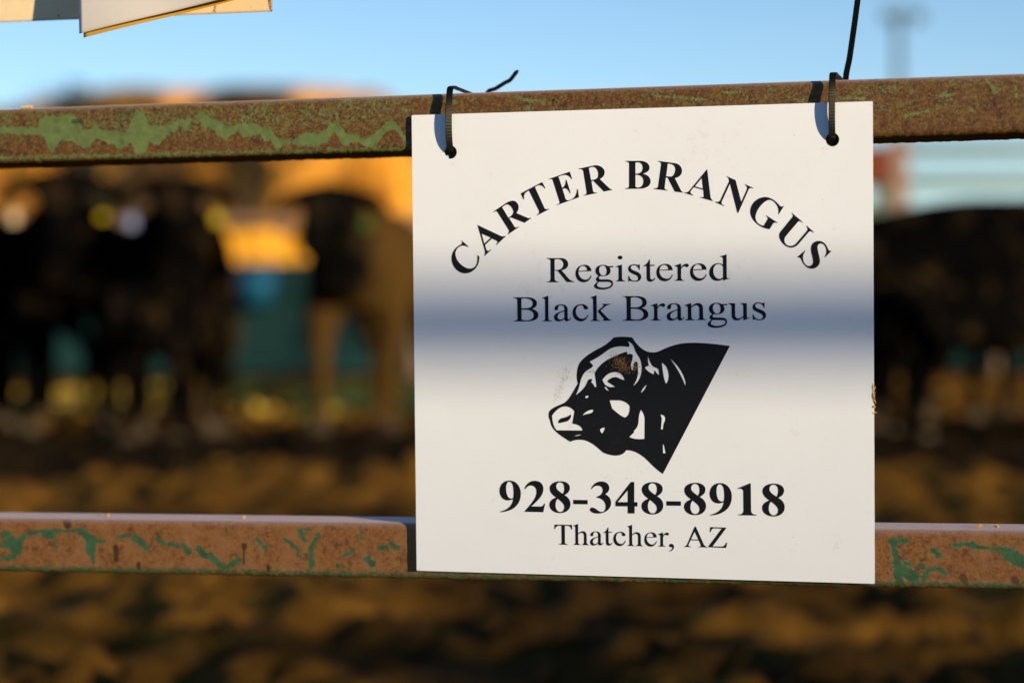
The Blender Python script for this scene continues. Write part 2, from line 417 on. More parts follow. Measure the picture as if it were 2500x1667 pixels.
# dark teal feed bunk wall
WY = 22.0
def feed_wall():
    e = empty('feed_bunk', (0, WY, 0), 'long dark teal steel feed bunk standing behind the cattle', 'feed bunk')
    mb = MB(); mb.box((0, WY, .60), (15.0, .06, 1.08)); mb.obj('front_panel', M_TEAL, e)
    mb = MB(); mb.box((0, WY+.9, .45), (15.0, .06, .80)); mb.obj('back_panel', M_TEAL, e)
    mb = MB(); mb.box((0, WY+.45, .20), (15.0, .84, .05)); mb.obj('trough_floor', M_TEAL, e)
    mb = MB(); mb.tube([(-7.5, WY, 1.16), (7.5, WY, 1.16)], .035, 8); mb.obj('top_rim', M_TEAL, e, True)
    for x in np.arange(-7, 7.1, 2.0):
        mb = MB(); mb.box((x, WY-.05, .57), (.08, .04, 1.10)); mb.box((x, WY+.45, .08), (.10, 1.0, .16)); mb.obj('leg', M_PIPE, e)
feed_wall()
p = at(588, 655, WY-.3); e = empty('feed_tub', (p[0], WY-.3, p[2]-.28), 'blue plastic tub hanging on the front of the teal bunk', 'tub')
M_TUB = plain('blue_plastic', (.004, .060, .13), .5, .3, 5)
mb = MB(); mb.tube([(p[0], WY-.27, p[2]-.20), (p[0], WY-.27, p[2]+.17)], [.17, .22], 16); mb.obj('bucket', M_TUB, e, True)
mb = MB(); mb.tube([(p[0], WY-.27, p[2]+.155), (p[0], WY-.27, p[2]+.185)], [.235, .235], 16); mb.obj('rim', M_TUB, e, True)
mb = MB(); mb.tube([(p[0]-.2, WY-.2, p[2]+.17), (p[0]-.12, WY-.06, p[2]+.30), (p[0]+.12, WY-.06, p[2]+.30), (p[0]+.2, WY-.2, p[2]+.17)], .012, 6); mb.obj('handle', M_PIPE, e, True)
# hay bales behind the bunk
def bale(x, y, z, L, rz, label, first=None, group='hay bales behind the feed bunk'):
    if first is None:
        e = empty('hay_bale', (x, y, z), label, 'hay bale', group); e.location = (0, 0, 0)
        rr = random.Random(5)
        bm = bmesh.new(); bmesh.ops.create_cube(bm, size=1)
        bmesh.ops.subdivide_edges(bm, edges=bm.edges[:], cuts=9, use_grid_fill=True)
        for w in bm.verts:
            w.co = Vector((w.co.x*1.9, w.co.y*1.0, (w.co.z+.5)*.80))
            nn = noise.noise(w.co*6)*.035 + noise.noise(w.co*22)*.02; w.co += w.co.normalized()*nn
        me = bpy.data.meshes.new('straw_body'); bm.to_mesh(me); bm.free(); me.materials.append(M_HAY)
        o = link(bpy.data.objects.new('straw_body', me), e)
        for xx in (-.55, 0, .55):
            mb = MB(); mb.tube([(xx, -.53, .01), (xx, -.535, .4), (xx, -.53, .80), (xx, 0, .83), (xx, .53, .80)], .012, 5); mb.obj('twine', M_TIE, e)
        first = e
    else:
        e = first.copy(); COL.objects.link(e)
        for ch in first.children:
            c = ch.copy(); COL.objects.link(c); c.parent = e
    e['label'] = label; e.location = (x, y, z); e.rotation_euler = (0, 0, rz)
    return first if first is not e else e
hb = None
bxs = [(-5.2, 0), (-3.2, 1), (-1.2, 0), (.8, 0), (2.8, 0), (4.8, 0)]
for i, (x, _) in enumerate(bxs):
    lab = ['lower hay bale at the far left end of the row behind the bunk', 'lower hay bale second from the left end of the row', 'sunlit lower hay bale seen in the gap between the cattle',
           'lower hay bale behind the left edge of the white sign', 'lower hay bale hidden behind the middle of the white sign', 'lower hay bale behind the black cow on the right'][i]
    hb = bale(x, 24.6, -.02, 2, random.uniform(-.04, .04), lab, hb)
for i, x in enumerate((-5.0, -3.0, -1.45, .5)):
    lab = ['upper hay bale at the left end, behind the tagged black cow', 'upper hay bale second from left above the bunk', 'bright golden upper hay bale between the cattle', 'upper hay bale nearest the sign edge'][i]
    bale(x, 24.6, .80, 2, random.uniform(-.05, .05), lab, hb)

# pipe pen fence behind
def pen_fence(name, y, x0, x1, zs, r, mat, label, posts, ph):
    e = empty(name, ((x0+x1)/2, y, 0), label, 'fence')
    for z in zs:
        mb = MB(); mb.tube([(x0, y, z), (x1, y, z)], r, 8); mb.obj('rail', mat, e, True)
    for x in posts:
        mb = MB(); mb.tube([(x, y+r*1.8, -.1), (x, y+r*1.8, ph)], r*1.35, 8); mb.obj('post', mat, e, True)
pen_fence('pipe_fence', 28.0, -9, 1.7, (.5, .95, 1.40, 1.86), .07, M_PIPE, 'brown pipe fence behind the hay bales, left of the sign', list(np.arange(-8.6, 1.8, 2.05)), 2.0)
pen_fence('pipe_fence', 26.0, 1.9, 10, (.5, .95, 1.40, 1.84, 2.20, 2.56), .075, M_PIPE_G, 'tall grey green pipe fence against the pale sky, right of the sign', [2.0, 4.55, 6.6, 8.7], 2.6)
# pale post with red panel
p = at(2066, 330, 24.0); q = at(2012, 380, 24.0)
e = empty('gate_post', (p[0], 24.0, 0), 'dull rose post with a red steel panel beside the sign edge', 'post')
mb = MB(); mb.box((p[0], 24.0, p[2]/2-.02), (.17, .17, p[2])); mb.box((p[0], 24.0, p[2]+.0), (.23, .23, .05)); mb.obj('post', M_PINK, e)
mb = MB(); mb.box((p[0]-.32, 23.88, q[2]), (.36, .05, .42)); mb.box((p[0]-.32, 23.85, q[2]+.19), (.40, .03, .04)); mb.box((p[0]-.32, 23.85, q[2]-.19), (.40, .03, .04)); mb.obj('panel', M_RED, e)
# yard light pole
LPY = 62.0
p = at(2062, 22, LPY); b = at(2070, 690, LPY)
e = empty('light_pole', (p[0], LPY, 0), 'tall grey yard light pole blurred against the blue sky', 'light pole')
mb = MB(); mb.tube([(p[0]+.05, LPY, -.1), (p[0], LPY, p[2])], [.15, .11], 10); mb.obj('pole', M_POLE, e, True)
mb = MB(); mb.box((p[0]+.1, LPY-.1, p[2]-.10), (1.2, .12, .13)); mb.obj('crossarm', M_POLE, e)
for dx in (-.38, .42):
    mb = MB(); mb.box((p[0]+.1+dx, LPY-.3, p[2]-.30), (.36, .36, .22)); mb.tube([(p[0]+.1+dx, LPY-.16, p[2]-.1), (p[0]+.1+dx, LPY-.25, p[2]-.3)], .04, 6); mb.obj('lamp_head', M_POLE, e)

# ------------------------------------------------------------------ cattle
def skin_mesh(nodes, edges, levels=2):
    me = bpy.data.meshes.new('tmp'); me.from_pydata([n[0] for n in nodes], edges, []); me.update()
    o = bpy.data.objects.new('tmp', me); COL.objects.link(o)
    o.modifiers.new('s', 'SKIN'); sub = o.modifiers.new('d', 'SUBSURF'); sub.levels = levels; sub.render_levels = levels
    for sv, n in zip(me.skin_vertices[0].data, nodes):
        r = n[1]; sv.radius = r if hasattr(r, '__len__') else (r, r)
    me.skin_vertices[0].data[0].use_root = True
    bpy.context.view_layer.update(); dg = bpy.context.evaluated_depsgraph_get()
    out = bpy.data.meshes.new_from_object(o.evaluated_get(dg)); bpy.data.objects.remove(o)
    out.polygons.foreach_set('use_smooth', [True]*len(out.polygons)); return out
def cow_body(head=0.0):
    hz = -head
    nodes = [((-.62, 0, 1.12), (.27, .27)), ((-.25, 0, 1.06), (.33, .35)), ((.10, 0, 1.02), (.35, .37)), ((.45, 0, 1.04), (.31, .36)), ((.70, 0, 1.10), (.23, .30)),
             ((.92, 0, 1.24+hz*.5), (.15, .21)), ((1.10, 0, 1.40+hz), (.13, .14)), ((1.22, 0, 1.33+hz), (.125, .13)), ((1.36, 0, 1.18+hz), (.095, .10)), ((1.47, 0, 1.05+hz), (.085, .075)),
             ((-.88, 0, 1.18), (.05, .06)), ((-.96, 0, .95), (.025, .025)), ((-.98, 0, .58), (.035, .035)), ((-.98, 0, .44), (.012, .012)),
             ((.80, 0, .82), (.05, .10))]
    edges = [(0, 1), (1, 2), (2, 3), (3, 4), (4, 5), (5, 6), (6, 7), (7, 8), (8, 9), (0, 10), (10, 11), (11, 12), (12, 13), (4, 14)]
    def chain(start, pts):
        k = start
        for p in pts:
            nodes.append(p); edges.append((k, len(nodes)-1)); k = len(nodes)-1
    for s in (-1, 1):
        st = .05*s
        chain(0, [((-.60, .20*s, .88), (.15, .19)), ((-.52+st, .22*s, .70), (.11, .13)), ((-.76+st, .21*s, .50), (.055, .065)), ((-.73+st, .20*s, .14), (.042, .045)), ((-.69+st, .20*s, .035), (.055, .05))])
        chain(3, [((.52, .20*s, .82), (.12, .16)), ((.50-st, .21*s, .62), (.08, .09)), ((.53-st, .20*s, .42), (.055, .058)), ((.52-st, .20*s, .13), (.040, .042)), ((.56-st, .20*s, .035), (.055, .05))])
        chain(6, [((1.06, .17*s, 1.41+hz), (.030, .045)), ((1.05, .27*s, 1.37+hz), (.022, .06)), ((1.05, .345*s, 1.31+hz), (.012, .02))])
    return skin_mesh(nodes, edges)
BODY_UP = cow_body(0); BODY_LOW = cow_body(.12)
for b_m, mt in ((BODY_UP, M_BLACK), (BODY_LOW, M_BLACK)):
    b_m.materials.clear(); b_m.materials.append(mt)
def small_mesh(name, build, mat):
    mb = MB(); build(mb); me = bpy.data.meshes.new(name); me.from_pydata(mb.v, [], mb.f); me.update(); me.materials.append(mat); return me
def tagshape(mb):
    o = [(-.035, .05), (.035, .05), (.045, -.055), (-.045, -.055)]
    v = [(0.006*s, y, z) for s in (-1, 1) for (y, z) in o]
    mb.add(v, [(3, 2, 1, 0), (4, 5, 6, 7), (0, 1, 5, 4), (1, 2, 6, 5), (2, 3, 7, 6), (3, 0, 4, 7)]); mb.tube([(-.01, 0, .05), (.01, 0, .075)], .014, 6)
TAGS = {k: small_mesh('ear_tag', tagshape, mt) for k, mt in (('y', M_TAGY), ('w', M_TAGW), ('b', M_TAGB), ('g', M_TAGG))}
def ballmesh(name, r, mat, sq=(1, 1, 1)):
    bm = bmesh.new(); bmesh.ops.create_uvsphere(bm, u_segments=10, v_segments=8, radius=r)
    for w in bm.verts: w.co = Vector((w.co.x*sq[0], w.co.y*sq[1], w.co.z*sq[2]))
    me = bpy.data.meshes.new(name); bm.to_mesh(me); bm.free(); me.materials.append(mat); me.polygons.foreach_set('use_smooth', [True]*len(me.polygons)); return me
EYE = ballmesh('eye', .022, M_EYE)
def hoofshape(mb):
    mb.add([(-.06, -.045, 0), (.085, -.05, 0), (.085, .05, 0), (-.06, .045, 0), (-.045, -.04, .07), (.05, -.042, .08), (.05, .042, .08), (-.045, .04, .07)],
           [(3, 2, 1, 0), (4, 5, 6, 7), (0, 1, 5, 4), (1, 2, 6, 5), (2, 3, 7, 6), (3, 0, 4, 7)])
HOOF = small_mesh('hoof', hoofshape, M_HOOF)
def cow(px, Y, heading, label, body=BODY_UP, drop=0.0, brown=False, tl=None, tr=None, scale=1.0, byhead=False):
    b = at(px, 692, Y)
    if byhead:                                       # px, Y give the head instead of the trunk
        b = b - np.array([math.cos(heading), math.sin(heading), 0])*1.12*scale; Y = b[1]
    e = empty('cow', (b[0], Y, -.01), label, 'cow', 'cattle standing in the yard')
    e.rotation_euler = (0, 0, heading); e.scale = (scale,)*3
    me = body
    if brown:
        me = body.copy(); me.materials.clear(); me.materials.append(M_BROWN)
    o = bpy.data.objects.new('body', me); link(o, e)
    for s, k in ((1, tl), (-1, tr)):                 # +y is the cow's left ear
        if k:
            t = bpy.data.objects.new('ear_tag', TAGS[k]); link(t, e); t.location = (1.085, .225, 1.24-drop) if s > 0 else (1.16, -.245, 1.22-drop); t.scale = (.60,)*3
    for s in (-1, 1):
        t = bpy.data.objects.new('eye', EYE); link(t, e); t.location = (1.255, .118*s, 1.335-drop)
    for (x, y) in ((-.64, .2), (-.74, -.2), (.51, .2), (.61, -.2)):
        t = bpy.data.objects.new('hoof', HOOF); link(t, e); t.location = (x, y, .005)
    return e
FACE = -math.pi/2                                    # heading towards the camera
cow(142, 12.3, FACE+.15, 'black cow facing the camera with a cream tag and a yellow tag', BODY_UP, 0, False, 'y', 'w', 1.06, True)
cow(408, 12.2, FACE+.16, 'black cow facing the camera with a pale blue tag and a yellow tag', BODY_UP, 0, False, 'y', 'b', 1.03, True)
cow(752, 12.3, FACE-.20, 'brown cow with a black face and a green ear tag, beside the white sign', BODY_UP, 0.0, True, 'g', 'b', 1.0, True)
cow(235, 15.7, math.pi+.1, 'brown cow side on, mostly hidden behind the black cows', BODY_LOW, .12, True, None, None, 1.0)
cow(165, 14.7, math.pi+.12, 'black cow standing side on behind the two tagged black cows', BODY_LOW, .12, False, None, None, 1.0)
cow(285, 11.9, FACE-.25, 'small black calf standing low between the two tagged black cows', BODY_LOW, .12, False, None, None, .66, True)
cow(-60, 15.2, math.pi-.3, 'black cow side on behind the cream tagged cow, cut by the left edge', BODY_UP, 0, False, None, None, 1.0)
cow(-45, 12.9, FACE+.3, 'black cow turned to the camera at the very left edge of the photo', BODY_LOW, .12, False, None, None, 1.0, True)
cow(2265, 12.4, -.06, 'black cow standing side on, right of the white sign', BODY_UP, 0, False, None, 'y', 1.0)
cow(2130, 13.0, FACE+.3, 'black cow behind the side on cow, nearest the right edge of the sign', BODY_LOW, .12, False, None, None, .92, True)
cow(2170, 14.6, math.pi-.1, 'black cow side on facing left in the dark group right of the sign', BODY_UP, 0, False, None, None, .96)
cow(2330, 13.6, FACE-.5, 'black cow behind the side on cow, at the right edge of the photo', BODY_LOW, .12, False, None, None, .95, True)
cow(2085, 11.7, FACE+.35, 'small black calf in front of the dark group beside the right edge of the sign', BODY_LOW, .12, False, None, None, .68, True)
cow(2240, 13.2, FACE+.1, 'black cow facing the camera from behind the big side on cow', BODY_LOW, .12, False, None, None, .9, True)
cow(2290, 11.9, .2, 'small black calf standing side on in front of the big side on cow', BODY_LOW, .12, False, None, None, .66)

# ------------------------------------------------------------------ pipe gate (two rails in view)
def seg_d(px, py, a, b):
    ax, ay = a; bx, by = b; dx, dy = bx-ax, by-ay; L = dx*dx+dy*dy + 1e-9
    t = np.clip(((px-ax)*dx+(py-ay)*dy)/L, 0, 1)
    return np.hypot(px-(ax+t*dx), py-(ay+t*dy))
def make_rail(p_top, p_bot, d_front, depth, x0, x1, dens, mat, parent, paintf, name='rail', rc=.006):
    # p_top / p_bot: two picture points each on the upper and lower edge of the front face
    (ta, tb), (ba, bb) = p_top, p_bot
    A = np.array([uv_of(*ta, d_front), uv_of(*tb, d_front)]); B = np.array([uv_of(*ba, d_front), uv_of(*bb, d_front)])
    vt = lambda u: A[0, 1] + (A[1, 1]-A[0, 1])*(u-A[0, 0])/(A[1, 0]-A[0, 0])
    vb = lambda u: B[0, 1] + (B[1, 1]-B[0, 1])*(u-B[0, 0])/(B[1, 0]-B[0, 0])
    us = np.concatenate([np.linspace(x0, dens[0], 30)[:-1], np.arange(dens[0], dens[1], .0011), np.linspace(dens[1], x1, 30)])
    prof = []                                         # (fraction of height 0..1 as (base, offset), depth)
    nf = 46
    for k in range(nf+1): prof.append((k/nf, 0.0, 0.0, 1))
    for a in np.linspace(0, math.pi/2, 6)[1:]: prof.append((1.0, math.sin(a), 1-math.cos(a), 2))
    prof += [(1.0, 1, -2, 3), (1.0, 1, -1, 3), (1.0, .6, -1, 4), (0.0, -.6, -1, 4), (0.0, -1, -1, 3), (0.0, -1, -2, 3)]     # back edge, kept crisp
    for a in np.linspace(math.pi/2, 0, 6)[:-1]: prof.append((0.0, -math.sin(a), 1-math.cos(a), 2))
    verts = []; npz = len(prof)
    rn = np.random.default_rng(3)
    for u in us:
        t, b = vt(u), vb(u)
        for (fr, so, dk, kind) in prof:
            v = b + rc + (t-b-2*rc)*fr + so*rc
            d = d_front - (dk*rc if dk >= 0 else depth if dk == -1 else depth-.0015)
            verts.append((u, v, d))
    P = np.array(verts)
    wob = (vnoise(P[:, 0]*1000+5000, P[:, 1]*1000+5000, .09, 61, 4, .6)-.5)*.0007
    low = (vnoise(P[:, 0]*1000+5000, P[:, 0]*0+50, .16, 67, 3, .7)-.5)*.0016
    isb = np.tile(np.array([1.0 if (q[1] < -.4 and q[3] == 2) or (q[3] == 3 and q[1] < 0) else 0 for q in prof]), len(us))
    W = S0 + P[:, :1]*SU + (P[:, 1:2] + (low*isb)[:, None])*SV + (P[:, 2:3] + wob[:, None])*SN
    nu = len(us); idx = np.arange(nu*npz).reshape(nu, npz); nxt = np.roll(idx, -1, axis=1)
    Q = np.stack([idx[:-1], idx[1:], nxt[1:], nxt[:-1]], -1).reshape(-1, 4)
    me = fast_mesh(name, W, Q[:, ::-1], mat)
    C = (W - CAM) @ RW; px = C[:, 0]/C[:, 2]*F + CX; py = C[:, 1]/C[:, 2]*F + CY
    front = np.tile(np.array([1.0 if q[3] in (1, 2) else 0 for q in prof]), nu)
    fr = np.tile(np.array([q[0] for q in prof]), nu)
    paint, pit = paintf(px, py, fr)
    add_attr(me, 'paint', np.where(front > 0, paint, -1.0)); add_attr(me, 'pit', np.where(front > 0, pit, 0))
    tp_ = np.tile(np.array([.85 if (q[3] == 3 and q[1] > 0) else (.85*q[2] if q[1] > 0 else 0) for q in prof]), nu)  # mask of the upward faces that get the painted reflection and dust
    add_attr(me, 'dust_sheen', tp_)
    o = link(bpy.data.objects.new(name, me), parent); o.matrix_parent_inverse = Matrix.Translation(-Vector(parent.location))
    return vt, vb
# worn green paint of the top rail: upper and lower border of the green band, read on a 2.24x view of the photo's upper left
BX = [0, 60, 130, 200, 240, 262, 285, 312, 330, 350, 400, 425, 450, 475, 500, 522, 560, 600, 625, 645, 690, 715, 742, 770, 800, 815, 850, 880, 905, 935, 962, 985, 1010, 1035, 1062, 1090, 1110, 1150, 1180, 1205, 1235, 1260,
      1300, 1335, 1380, 1420, 1450, 1480, 1500, 1520, 1560, 1600, 1640, 1680, 1740, 1790, 1830, 1850, 1885, 1910, 1960, 2000, 2040, 2075, 2110, 2140, 2170, 2200, 2232, 2260]
BU = [352, 356, 355, 358, 300, 295, 292, 300, 296, 290, 292, 305, 372, 372, 365, 345, 372, 380, 372, 375, 385, 340, 262, 270, 300, 345, 340, 352, 345, 335, 322, 305, 318, 300, 320, 262, 268, 300, 318, 330, 345, 352,
      338, 335, 330, 350, 365, 352, 400, 410, 428, 428, 405, 385, 392, 362, 325, 330, 385, 392, 402, 425, 400, 365, 330, 318, 335, 380, 440, 520]
BL = [398, 402, 405, 408, 410, 470, 512, 470, 436, 436, 442, 458, 478, 485, 462, 420, 440, 458, 450, 488, 470, 445, 505, 512, 500, 440, 465, 455, 415, 395, 385, 345, 388, 350, 300, 330, 365, 372, 392, 422, 436, 410,
      382, 420, 410, 400, 448, 430, 470, 488, 462, 458, 468, 462, 470, 440, 385, 420, 468, 450, 445, 470, 472, 440, 390, 372, 385, 425, 472, 500]
TOPCAPS = [((370, 492), (470, 472), 9, 2), ((480, 470), (540, 440), 5, 2), ((500, 408), (560, 405), 8, 2), ((718, 350), (748, 385), 9, 2), ((745, 395), (800, 370), 8, 2), ((90, 418), (190, 418), 9, 2),
           ((285, 465), (300, 470), 6, 2), ((590, 475), (600, 480), 6, 2), ((655, 480), (640, 450), 5, 2), ((835, 370), (840, 410), 7, 2), ((340, 455), (410, 425), 4, 2)]
def paint_top(px, py, fr):
    X = px*2.24; Y = (py-150)*2.24
    u = np.interp(X, BX, BU); l = np.interp(X, BX, BL)
    ins = np.minimum(Y-u, l-Y)
    val = np.where(px < 1003, ins, -60)
    edge = (552 - X*.0195 - 8) - Y                       # green along the bottom edge
    strip = 14 - np.abs(Y - (532 - X*.024))
    val = np.maximum(val, np.where(px < 1005, strip*.55, -60))
    for (a, b, r, _) in TOPCAPS:
        x3 = (px-2000)*1.742; y3 = py*1.742
        val = np.maximum(val, (r - seg_d(x3, y3, a, b))*1.1)
    for (a, b, r) in (((1260, 240), (1330, 250), 5), ((1290, 262), (1300, 280), 6), ((1080, 245), (1110, 250), 6), ((1600, 235), (1720, 243), 4), ((1760, 225), (1800, 226), 4)):
        val = np.maximum(val, (r-seg_d(px, py, a, b))*2)
    pit = np.zeros_like(px)
    for (a, b, r) in (((645, 275), (712, 275), 34), ((650, 300), (668, 440), 16)):
        pit = np.maximum(pit, np.clip((r-seg_d(X, Y, a, b))/10, 0, .30))
    for (a, b, r) in (((400, 330), (440, 326), 16),):
        pit = np.maximum(pit, np.clip((r-seg_d(X, Y, a, b))/10, 0, .8))
    sc = np.clip((fr-.15)*2, 0, 1)*.25
    fl = np.where(px < 1003, -.34 + sc*2.2, -.42 + sc*1.2) + (vnoise(px+3000, py*2+3000, .02, 81, 3)-.5)*.9
    return np.maximum(np.clip(val/13, -1.5, 1.4) + .2, np.minimum(fl, .3)), pit
LOWCAPS = [((0, 1262), (42, 1238), 14), ((42, 1235), (52, 1285), 9), ((60, 1282), (88, 1318), 26), ((88, 1310), (130, 1250), 14), ((130, 1248), (200, 1225), 10), ((200, 1224), (420, 1222), 8), ((300, 1260), (310, 1320), 7),
           ((245, 1240), (280, 1246), 16), ((440, 1225), (500, 1262), 16), ((492, 1262), (497, 1330), 20), ((505, 1350), (508, 1390), 10), ((520, 1278), (570, 1278), 10), ((645, 1255), (700, 1245), 9), ((735, 1258), (800, 1310), 15),
           ((860, 1262), (890, 1288), 10), ((925, 1290), (968, 1304), 10), ((1000, 1300), (1035, 1338), 12), ((1085, 1318), (1125, 1362), 14), ((1150, 1355), (1205, 1410), 15), ((1200, 1415), (1245, 1420), 11), ((1270, 1400), (1300, 1380), 14),
           ((1410, 1272), (1455, 1318), 10), ((1560, 1268), (1640, 1330), 8), ((1635, 1210), (1690, 1215), 7), ((1640, 1215), (1665, 1270), 9), ((1740, 1240), (1705, 1320), 10), ((1700, 1320), (1702, 1420), 12), ((1845, 1412), (1868, 1410), 10),
           ((1880, 1358), (1928, 1330), 9), ((1975, 1225), (1978, 1260), 7), ((2005, 1372), (2035, 1400), 15), ((2072, 1315), (2110, 1312), 11), ((2140, 1290), (2175, 1315), 12), ((35, 1375), (70, 1362), 14), ((1620, 1340), (1650, 1370), 5)]
LOWCAPS4 = [((335, 905), (405, 902), 12), ((345, 910), (362, 1000), 13), ((362, 1000), (372, 1100), 17), ((375, 1030), (440, 1070), 22), ((472, 1018), (486, 1024), 12), ((490, 1080), (508, 1045), 11), ((512, 1038), (560, 1028), 10), ((560, 1028), (588, 1055), 10),
            ((535, 950), (560, 970), 13), ((630, 925), (720, 915), 10), ((720, 930), (850, 940), 9), ((880, 960), (945, 1000), 24), ((400, 1000), (420, 1010), 10)]
def paint_low(px, py, fr):
    X = px*2.24; Y = (py-750)*2.24
    val = np.full_like(px, -40.0)
    for a, b, r in LOWCAPS: val = np.maximum(val, (r*1.55 - seg_d(X, Y, a, b))*1.0)
    x4 = (px-2000)*1.92; y4 = (py-850)*1.92
    for a, b, r in LOWCAPS4: val = np.maximum(val, (r*1.45 - seg_d(x4, y4, a, b))*1.15)
    val = np.maximum(val, (.030-fr)*160)
    pit = np.zeros_like(px)
    for a, b, r in (((1335, 1300), (1336, 1310), 13), ((1334, 1320), (1333, 1400), 4), ((632, 1310), (636, 1380), 13), ((365, 1170), (370, 1190), 20), ((758, 1400), (758, 1425), 9), ((1467, 1410), (1467, 1438), 6)):
        pit = np.maximum(pit, np.clip((r+4-seg_d(X, Y, a, b))/5, 0, .95))
    for a, b, r in (((672, 1072), (680, 1085), 20), ((915, 1080), (920, 1090), 20)):
        pit = np.maximum(pit, np.clip((r-seg_d(x4, y4, a, b))/5, 0, .75))
    return np.clip(val/11, -1.6, 1.3)+.15, pit
D_TOP, D_LOW = -.0050, -.0078
gate = empty('pipe_gate', SP(.2, -.55, -.03), 'rusty square tube gate with worn green paint carrying the white sign', 'gate')
UX0, UX1 = -1.15, 1.25
vt1, vb1 = make_rail(((0, 250), (2352, 168.5)), ((0, 375.5), (2352, 306.0)), D_TOP, .098, UX0, UX1, (-.46, .66), M_RAIL_TOP, gate, paint_top)
vt2, vb2 = make_rail(((0, 1189.5), (2352, 1219.0)), ((0, 1312.5), (2352, 1355.0)), D_LOW, .056, UX0, UX1, (-.46, .66), M_RAIL_LOW, gate, paint_low)
M_UPR = plain('rusty_tube', (.11, .045, .016), .6, .5, 60)
def rail_box(v0, v1, d0, d1, u0, u1, name):
    mb = MB(); mb.box(SP((u0+u1)/2, (v0+v1)/2, (d0+d1)/2), (u1-u0, v1-v0, d0-d1), (SU, SV, SN)); return mb.obj(name, M_UPR, gate)
VUP = .4572 + .365                                    # upper rail, above the frame
rail_box(VUP, VUP+.055, -.007, -.06, UX0, UX1, 'rail')
rail_box(-.44, -.385, -.008, -.06, UX0, UX1, 'rail')
ground_v = -(S0[2])/SV[2] - .06
for u in (UX0-.028, UX1+.028): rail_box(ground_v, VUP+.055, -.004, -.062, u-.027, u+.027, 'upright')

# ------------------------------------------------------------------ the sign
def catmull(pts, n=8, closed=False):
    pts = [np.array(p, float) for p in pts]; out = []
    m_ = len(pts)
    for i in range(m_ if closed else m_-1):
        p0 = pts[(i-1) % m_] if closed or i > 0 else 2*pts[0]-pts[1]
        p1 = pts[i]; p2 = pts[(i+1) % m_]
        p3 = pts[(i+2) % m_] if closed or i < m_-2 else 2*pts[-1]-pts[-2]
        for k in range(n):
            t = k/n
            out.append(.5*((2*p1)+(-p0+p2)*t+(2*p0-5*p1+4*p2-p3)*t*t+(-p0+3*p1-3*p2+p3)*t**3))
    if not closed: out.append(pts[-1])
    return out
def svg(path, n=9):
    tok = re.findall(r'[MLQCZ]|-?\d+\.?\d*', path); i = 0; subs = []; cur = []; cmd = None
    def num():
        nonlocal i
        v = float(tok[i]); i += 1; return v
    while i < len(tok):
        if tok[i] in 'MLQCZ': cmd = tok[i]; i += 1
        if cmd == 'Z':
            subs.append(cur); cur = []; continue
        if cmd == 'M':
            if cur: subs.append(cur)
            cur = [np.array([num(), num()])]; cmd = 'L'
        elif cmd == 'L': cur.append(np.array([num(), num()]))
        elif cmd == 'Q':
            p0 = cur[-1]; c = np.array([num(), num()]); p = np.array([num(), num()])
            for k in range(1, n+1): t = k/n; cur.append((1-t)**2*p0+2*t*(1-t)*c+t*t*p)
        elif cmd == 'C':
            p0 = cur[-1]; c = np.array([num(), num()]); e = np.array([num(), num()]); p = np.array([num(), num()])
            for k in range(1, n+1): t = k/n; cur.append((1-t)**3*p0+3*t*(1-t)**2*c+3*t*t*(1-t)*e+t**3*p)
    if cur: subs.append(cur)
    return [np.array(s) for s in subs]
def ell(cx, cy, rx, ry, n=24): return [np.array([[cx+rx*math.cos(2*math.pi*k/n), cy+ry*math.sin(2*math.pi*k/n)] for k in range(n)])]
def to_photo(subs, x0, y0, sc): return [np.stack([x0+s[:, 0]/sc, y0+s[:, 1]/sc], 1) for s in subs]
def fit(subs, ref, dst):                              # move a glyph from its reference box to a new box
    (a, b, c, d), (e, f_, g, h_) = ref, dst
    return [np.stack([e+(s[:, 0]-a)/(c-a)*(g-e), f_+(s[:, 1]-b)/(d-b)*(h_-f_)], 1) for s in subs]
HS = homography([tuple(c) for c in corners], [(0, SIGN), (SIGN, SIGN), (SIGN, 0), (0, 0)])
def to_sign(subs):
    out = []
    for s in subs:
        q = np.c_[s, np.ones(len(s))] @ HS.T; out.append(q[:, :2]/q[:, 2:])
    return out
def fill(name, subs, d0, d1, mat, parent):           # subs in sign metres; solid between offsets d0 and d1
    cu = bpy.data.curves.new(name, 'CURVE'); cu.dimensions = '2D'; cu.fill_mode = 'BOTH'; cu.extrude = abs(d1-d0)/2
    for s in subs:
        sp = cu.splines.new('POLY'); sp.points.add(len(s)-1); sp.use_cyclic_u = True
        for p, q in zip(sp.points, s): p.co = (q[0], q[1], 0, 1)
    o = bpy.data.objects.new(name, cu); COL.objects.link(o); bpy.context.view_layer.update()
    me = bpy.data.meshes.new_from_object(o.evaluated_get(bpy.context.evaluated_depsgraph_get())); bpy.data.objects.remove(o); me.name = name
    me.materials.clear(); me.materials.append(mat)
    ob = link(bpy.data.objects.new(name, me), parent)
    Mx = Matrix.Identity(4); dm = (d0+d1)/2
    for i in range(3): Mx[i][0], Mx[i][1], Mx[i][2], Mx[i][3] = SU[i], SV[i], SN[i], S0[i]+SN[i]*dm
    ob.matrix_parent_inverse = Matrix.Translation(-Vector(parent.location)); ob.matrix_basis = Mx
    return ob
sign = empty('sign', SP(SIGN/2, 0, 0), 'square white cattle ranch sign with a black bull head hanging from the gate', 'sign')
HOLES = [uv_of(1035, 350), uv_of(1912, 321)]
rr = .0065
def panel_outline():
    pts = []
    c = .0009
    for (cx, cy, a0) in ((SIGN-c, SIGN-c, 0), (c, SIGN-c, 90), (c, c, 180), (SIGN-c, c, 270)):
        for k in range(5):
            a = R(a0+k*22.5); pts.append((cx+c*math.cos(a), cy+c*math.sin(a)))
    return np.array(pts)
subs = [panel_outline()]
